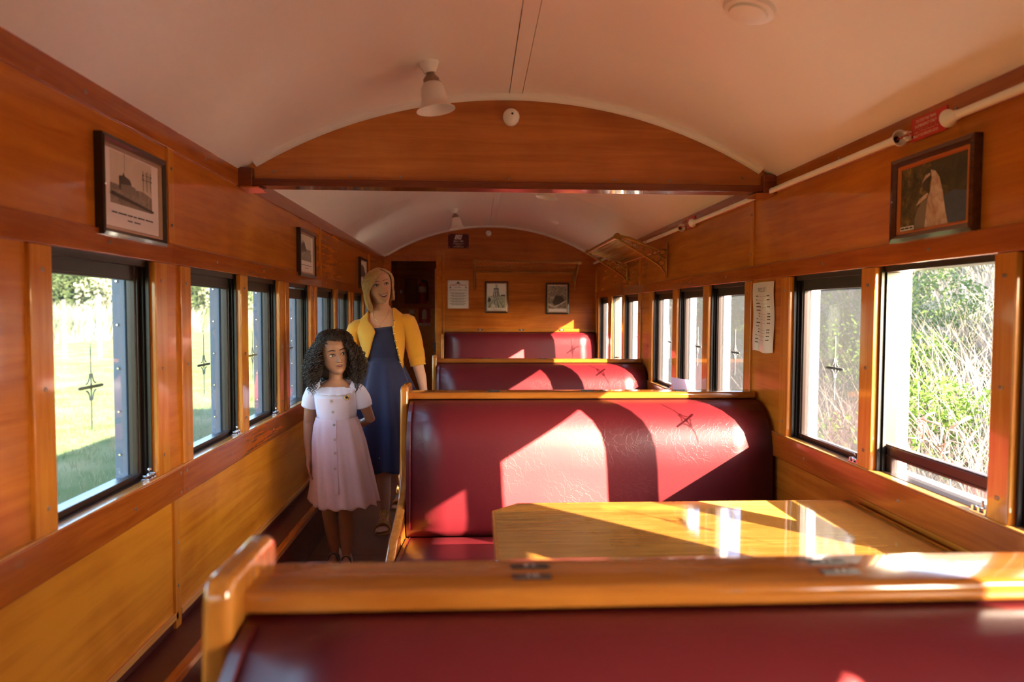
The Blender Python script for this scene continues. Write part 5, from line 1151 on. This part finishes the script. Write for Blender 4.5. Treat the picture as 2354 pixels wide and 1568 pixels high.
part('front_panel', MB().loft([[(cx_+rx*math.sin(a), -.004-ry*math.cos(a), z) for a in ls(-.85, .85, 24)] for z, cx_, rx, ry in ((.823, -.003, .107, .087), (.86, -.003, .111, .090), (.90, -.004, .117, .094), (.935, -.005, .121, .091))], False, False), 'panel_cloth', bo, smooth='all', fixn=False)
def train(a, u): return .36*u*u*math.exp(-((a-2.75)/.38)**2)
gs = MB().loft(interp_rings([(.828, -.003, 0, .106, .086), (.78, .0, 0, .122, .102), (.70, .008, .004, .138, .118), (.52, .026, .012, .155, .140), (.352, .046, .018, .166, .155)], 40, 13, .9, lambda u: .012+.055*u, train, .008), True, False)
so_ = solid(part('skirt', gs, 'pink_cloth', gm, smooth='all', fixn=False), .003)
def skirt_front(z, x): 
    f = lambda j: float(np.interp(-z, [-.828, -.78, -.70, -.52, -.352], [k[j] for k in ((-.003, 0, .106, .086), (.0, 0, .122, .102), (.008, .004, .138, .118), (.026, .012, .155, .140), (.046, .018, .166, .155))]))
    cx_, cy_, rx, ry = f(0), f(1), f(2), f(3); return cy_-ry*math.sqrt(max(0, 1-((x-cx_)/rx)**2))*1.03
plc = [(-.010+(.032)*(.93-z)/.5, z) for z in (.935, .90, .86, .826)]+[(.004+.020*(.826-z)/.4, z) for z in (.82, .74, .66, .58, .50, .44)]
def fy(x, z): return skirt_front(z, x)-.006 if z < .824 else -.090-.006*(z > .86)
part('placket', MB().loft([[(x-.010, fy(x, z)-.001, z), (x+.010, fy(x, z)-.001, z), (x+.010, fy(x, z)+.01, z), (x-.010, fy(x, z)+.01, z)] for x, z in plc]), 'pink_cloth', so_, smooth=True)
for x, z in ((-.008, .925), (-.002, .868), (.004, .80), (.010, .725), (.014, .655), (.014, .575)):
    y = fy(x, z)-.002 if z < .824 else -.101
    bt = part('button', MB().lathe([(.0072, 0), (.0072, -.003), (.0045, -.0042)], (x, y, z), 'y', 14), mat('button_shell', (.40, .33, .26), .3), bo if z > .824 else so_, smooth=True)
part('waist_seam', MB().tube(cloth_ring(.824, -.003, 0, .1065, .0865, 60)+[cloth_ring(.824, -.003, 0, .1065, .0865, 60)[0]], .0022, 6), 'pink_cloth', so_, smooth='all')
for s, sx in ((-1, -.122), (1, .112)):
    p0 = Vector((s*.070-.005, 0, .985)); pts = [p0, Vector((sx-.002, .004, .965)), Vector((sx+s*.018, .012, .922)), Vector((sx+s*.028, .020, .882))]
    pp = []; rs = []
    for i in range(17):
        u = i/16*3; k = min(int(u), 2); pp.append(pts[k].lerp(pts[k+1], u-k)); rs.append(float(np.interp(i/16, [0, .3, .6, .85, 1], [.034, .041, .045, .045, .043])))
    sl = MB(); sl.tube(pp, rs, 36, False)
    solid(part('puff_sleeve', sl, 'white_cloth', bo, smooth='all', fixn=False), .003)
# scalloped collar with eyelets
m = MB(); NA = 96; rings = []
for j in range(7):
    u = j/6; ring = []
    for i in range(NA):
        a = 2*PI*i/NA; fr = (.5-.5*math.sin(a))**1.6        # 1 at the front
        sc_ = abs(math.sin(a*9))*(u > .8)*.005
        rr_ = .050+.004*fr+u*(.056-.006*fr)+sc_; z = 1.034-.040*fr-u*(.018+.020*fr+.012*abs(math.cos(a)))-.0035*math.sin(a*18)*u*.6
        ring.append((-.005+rr_*1.06*math.cos(a), rr_*math.sin(a)*.98-.006*u*fr, z))
    rings.append(ring)
co = solid(part('collar', MB().loft(rings, True, False), 'white_cloth', bo, smooth='all', fixn=False), .002)
br = part('brooch', MB().lathe([(.006, 0), (.006, -.004), (.003, -.005)], (.068, -.084, .942), 'y', 12), 'brow_g', gm, smooth=True, label='yellow sunflower brooch')
pt = MB()
for k in range(12):
    a = 2*PI*k/12; pt.ell((.068+.010*math.cos(a), -.083, .942+.010*math.sin(a)), .0045, .0015, .0045, 8, 5)
part('petals', pt, 'gold', br, smooth='all', kind='stuff')
# curls: a dark core and a few hundred corkscrews
def curls(H, T, n, seed):
    rr_ = random.Random(seed); m = MB(); c = T.translation
    core = MB(); core.ell((0, .040, .018), .080, .080, .098, 20, 14).ell((0, .06, -.06), .112, .066, .085, 20, 14).ell((0, .026, .082), .078, .074, .044, 24, 14).ell((-.086, .020, -.050), .032, .045, .080, 16, 10).ell((.084, .020, -.050), .032, .045, .075, 16, 10)
    R0 = Matrix.Rotation(math.radians(12), 3, 'Z')
    core.v = [tuple(Vector((c.x, c.y, c.z))+R0 @ Vector(p)) for p in core.v]; part('hair_base', core, 'hair_base', gm, smooth='all', kind='stuff')
    k = 0; tries = 0
    while k < n:
        th = rr_.uniform(0, 2*PI); cz = rr_.uniform(-.55, 1); d = Vector((math.sqrt(max(0, 1-cz*cz))*math.cos(th), math.sqrt(max(0, 1-cz*cz))*math.sin(th), cz))
        front = -d.y
        if cz > .93: continue
        if front > .60 and cz < .55: continue
        if front > .78 and cz < .66: continue
        k += 1
        dd = R0 @ d
        d0 = R0 @ d; base = c+Vector((d0.x*.066, d0.y*.078+.010, d0.z*.096+.008)); L = rr_.uniform(.13, .20) if cz < .6 else rr_.uniform(.15, .22)
        if cz > .5: dd = Vector((dd.x*1.3, dd.y*1.3, dd.z*.45))
        out = Vector((dd.x*1.25, dd.y*.9+.12, min(dd.z*.85, .12 if cz > .5 else 9))); out.normalize(); pts = []; p = base.copy(); vel = out*1.0; ns = 34; rad = rr_.uniform(.0045, .0095); ph = rr_.uniform(0, 6); turn = rr_.uniform(.9, 1.25)
        if abs(dd.x) < .55 and front > .1: vel = (vel+Vector((.8 if dd.x > 0 else -.8, .15, 0))).normalized()
        for j in range(ns):
            vel = (vel+Vector((0, .004, -.085))).normalized(); p = p+vel*(L/ns)
            lim = Vector((p.x-c.x, (p.y-c.y-.03)*1.15, 0)); mx = float(np.interp(p.z-c.z, [-.17, -.08, .0, .08, .14], [.180, .178, .160, .135, .10]))*rr_.uniform(.97, 1.03)
            if lim.length > mx: q = mx/lim.length; p = Vector((c.x+(p.x-c.x)*q, c.y+.03+(p.y-c.y-.03)*q, p.z))
            e1 = vel.orthogonal().normalized(); e2 = vel.cross(Vector((0, 0, 1))); e2 = e2.normalized() if e2.length > .01 else e1; e1 = e2.cross(vel).normalized()
            g = min(1, j/6); pts.append(p+(e1*math.cos(ph+j*turn)+e2*math.sin(ph+j*turn))*rad*g)
        loc = T.inverted() @ pts[-1]
        bad = any((abs(l.x) < .043 and l.y < -.050 and -.11 < l.z < .060) for l in [T.inverted() @ q for q in pts[6:]])
        if bad: k -= 1; tries += 1
        if bad and tries < 4000: continue
        r0 = rr_.uniform(.0011, .0019); m.tube(pts, [r0]*(ns-3)+[r0*.8, r0*.6, r0*.3], 4, False)
    for i in range(430):      # the crown: curls running from the parting over the top of the head
        th = rr_.uniform(0, 2*PI); sc = rr_.uniform(1.0, 1.16); pts = []; ph = rr_.uniform(0, 6); e0 = rr_.uniform(2, 25); e1_ = e0+rr_.uniform(55, 88); rad = rr_.uniform(.004, .008)
        if -2.5 < th-2*PI*(th > PI) < -.65: e1_ = rr_.uniform(70, 86)
        for j in range(26):
            u = j/25; po = math.radians(e0+(e1_-e0)*u); az = th+.15*math.sin(ph+3*u)
            q = Vector(((.088)*math.sin(po)*math.cos(az), .090*math.sin(po)*math.sin(az)+.014, .054*math.cos(po)+.074))*1.0
            q = Vector((q.x*sc, q.y*sc, .078+(q.z-.078)*sc))
            tg = Vector((-math.sin(az), math.cos(az), 0)); g = min(1, j/4)
            pts.append(c+R0 @ (q+tg*rad*math.cos(ph+j*1.1)*g+Vector((0, 0, 1))*rad*math.sin(ph+j*1.1)*g))
        r0 = rr_.uniform(.0011, .0019); m.tube(pts, [r0]*23+[r0*.8, r0*.6, r0*.3], 4, False)
    return m
part('hair', curls(Hg, Tg, 1350, 8), 'curls', gm, smooth='all', kind='stuff')
# strap shoes
for ank, toe in (((-.022, .02, .08), (-.035, -.125, 0)), ((.048, -.03, .08), (.065, -.175, 0))):
    a, t = Vector(ank), Vector(toe); f = Vector((t.x-a.x, t.y-a.y, 0)); L = f.length; f.normalize(); s = Vector((-f.y, f.x, 0)); W_ = .034
    C = lambda u, v, z: Vector((a.x, a.y, 0))+f*u+s*v+Vector((0, 0, z))
    so = part('shoe_sole', MB().loft([[C(u, W_*w_*k, z) for k, z in ((-1, 0), (1, 0), (1, .012), (-1, .012))] for u, w_ in ((-.05, .5), (-.025, .8), (L*.3, .8), (L*.65, 1.02), (L*.9, .95), (L*1.04, .5))]), 'shoe_white', gm, bevel=.002)
    for u0, u1, h, ma, nm in ((L*.55, L*.86, .040, 'shoe_white', 'toe_strap'), (L*.12, L*.24, .072, 'brow_g', 'dark_strap'), (-.035, -.0, .090, 'shoe_white', 'heel_strap')):
        rings = []
        for k in range(11):
            th = PI*k/10; rings.append([C(u, W_*1.02*math.cos(th), .010+h*math.sin(th)) for u in (u0, u1)]+[C(u, W_*.92*math.cos(th), .008+h*.9*math.sin(th)) for u in (u1, u0)])
        part(nm, MB().loft(rings), ma, so, smooth=True)
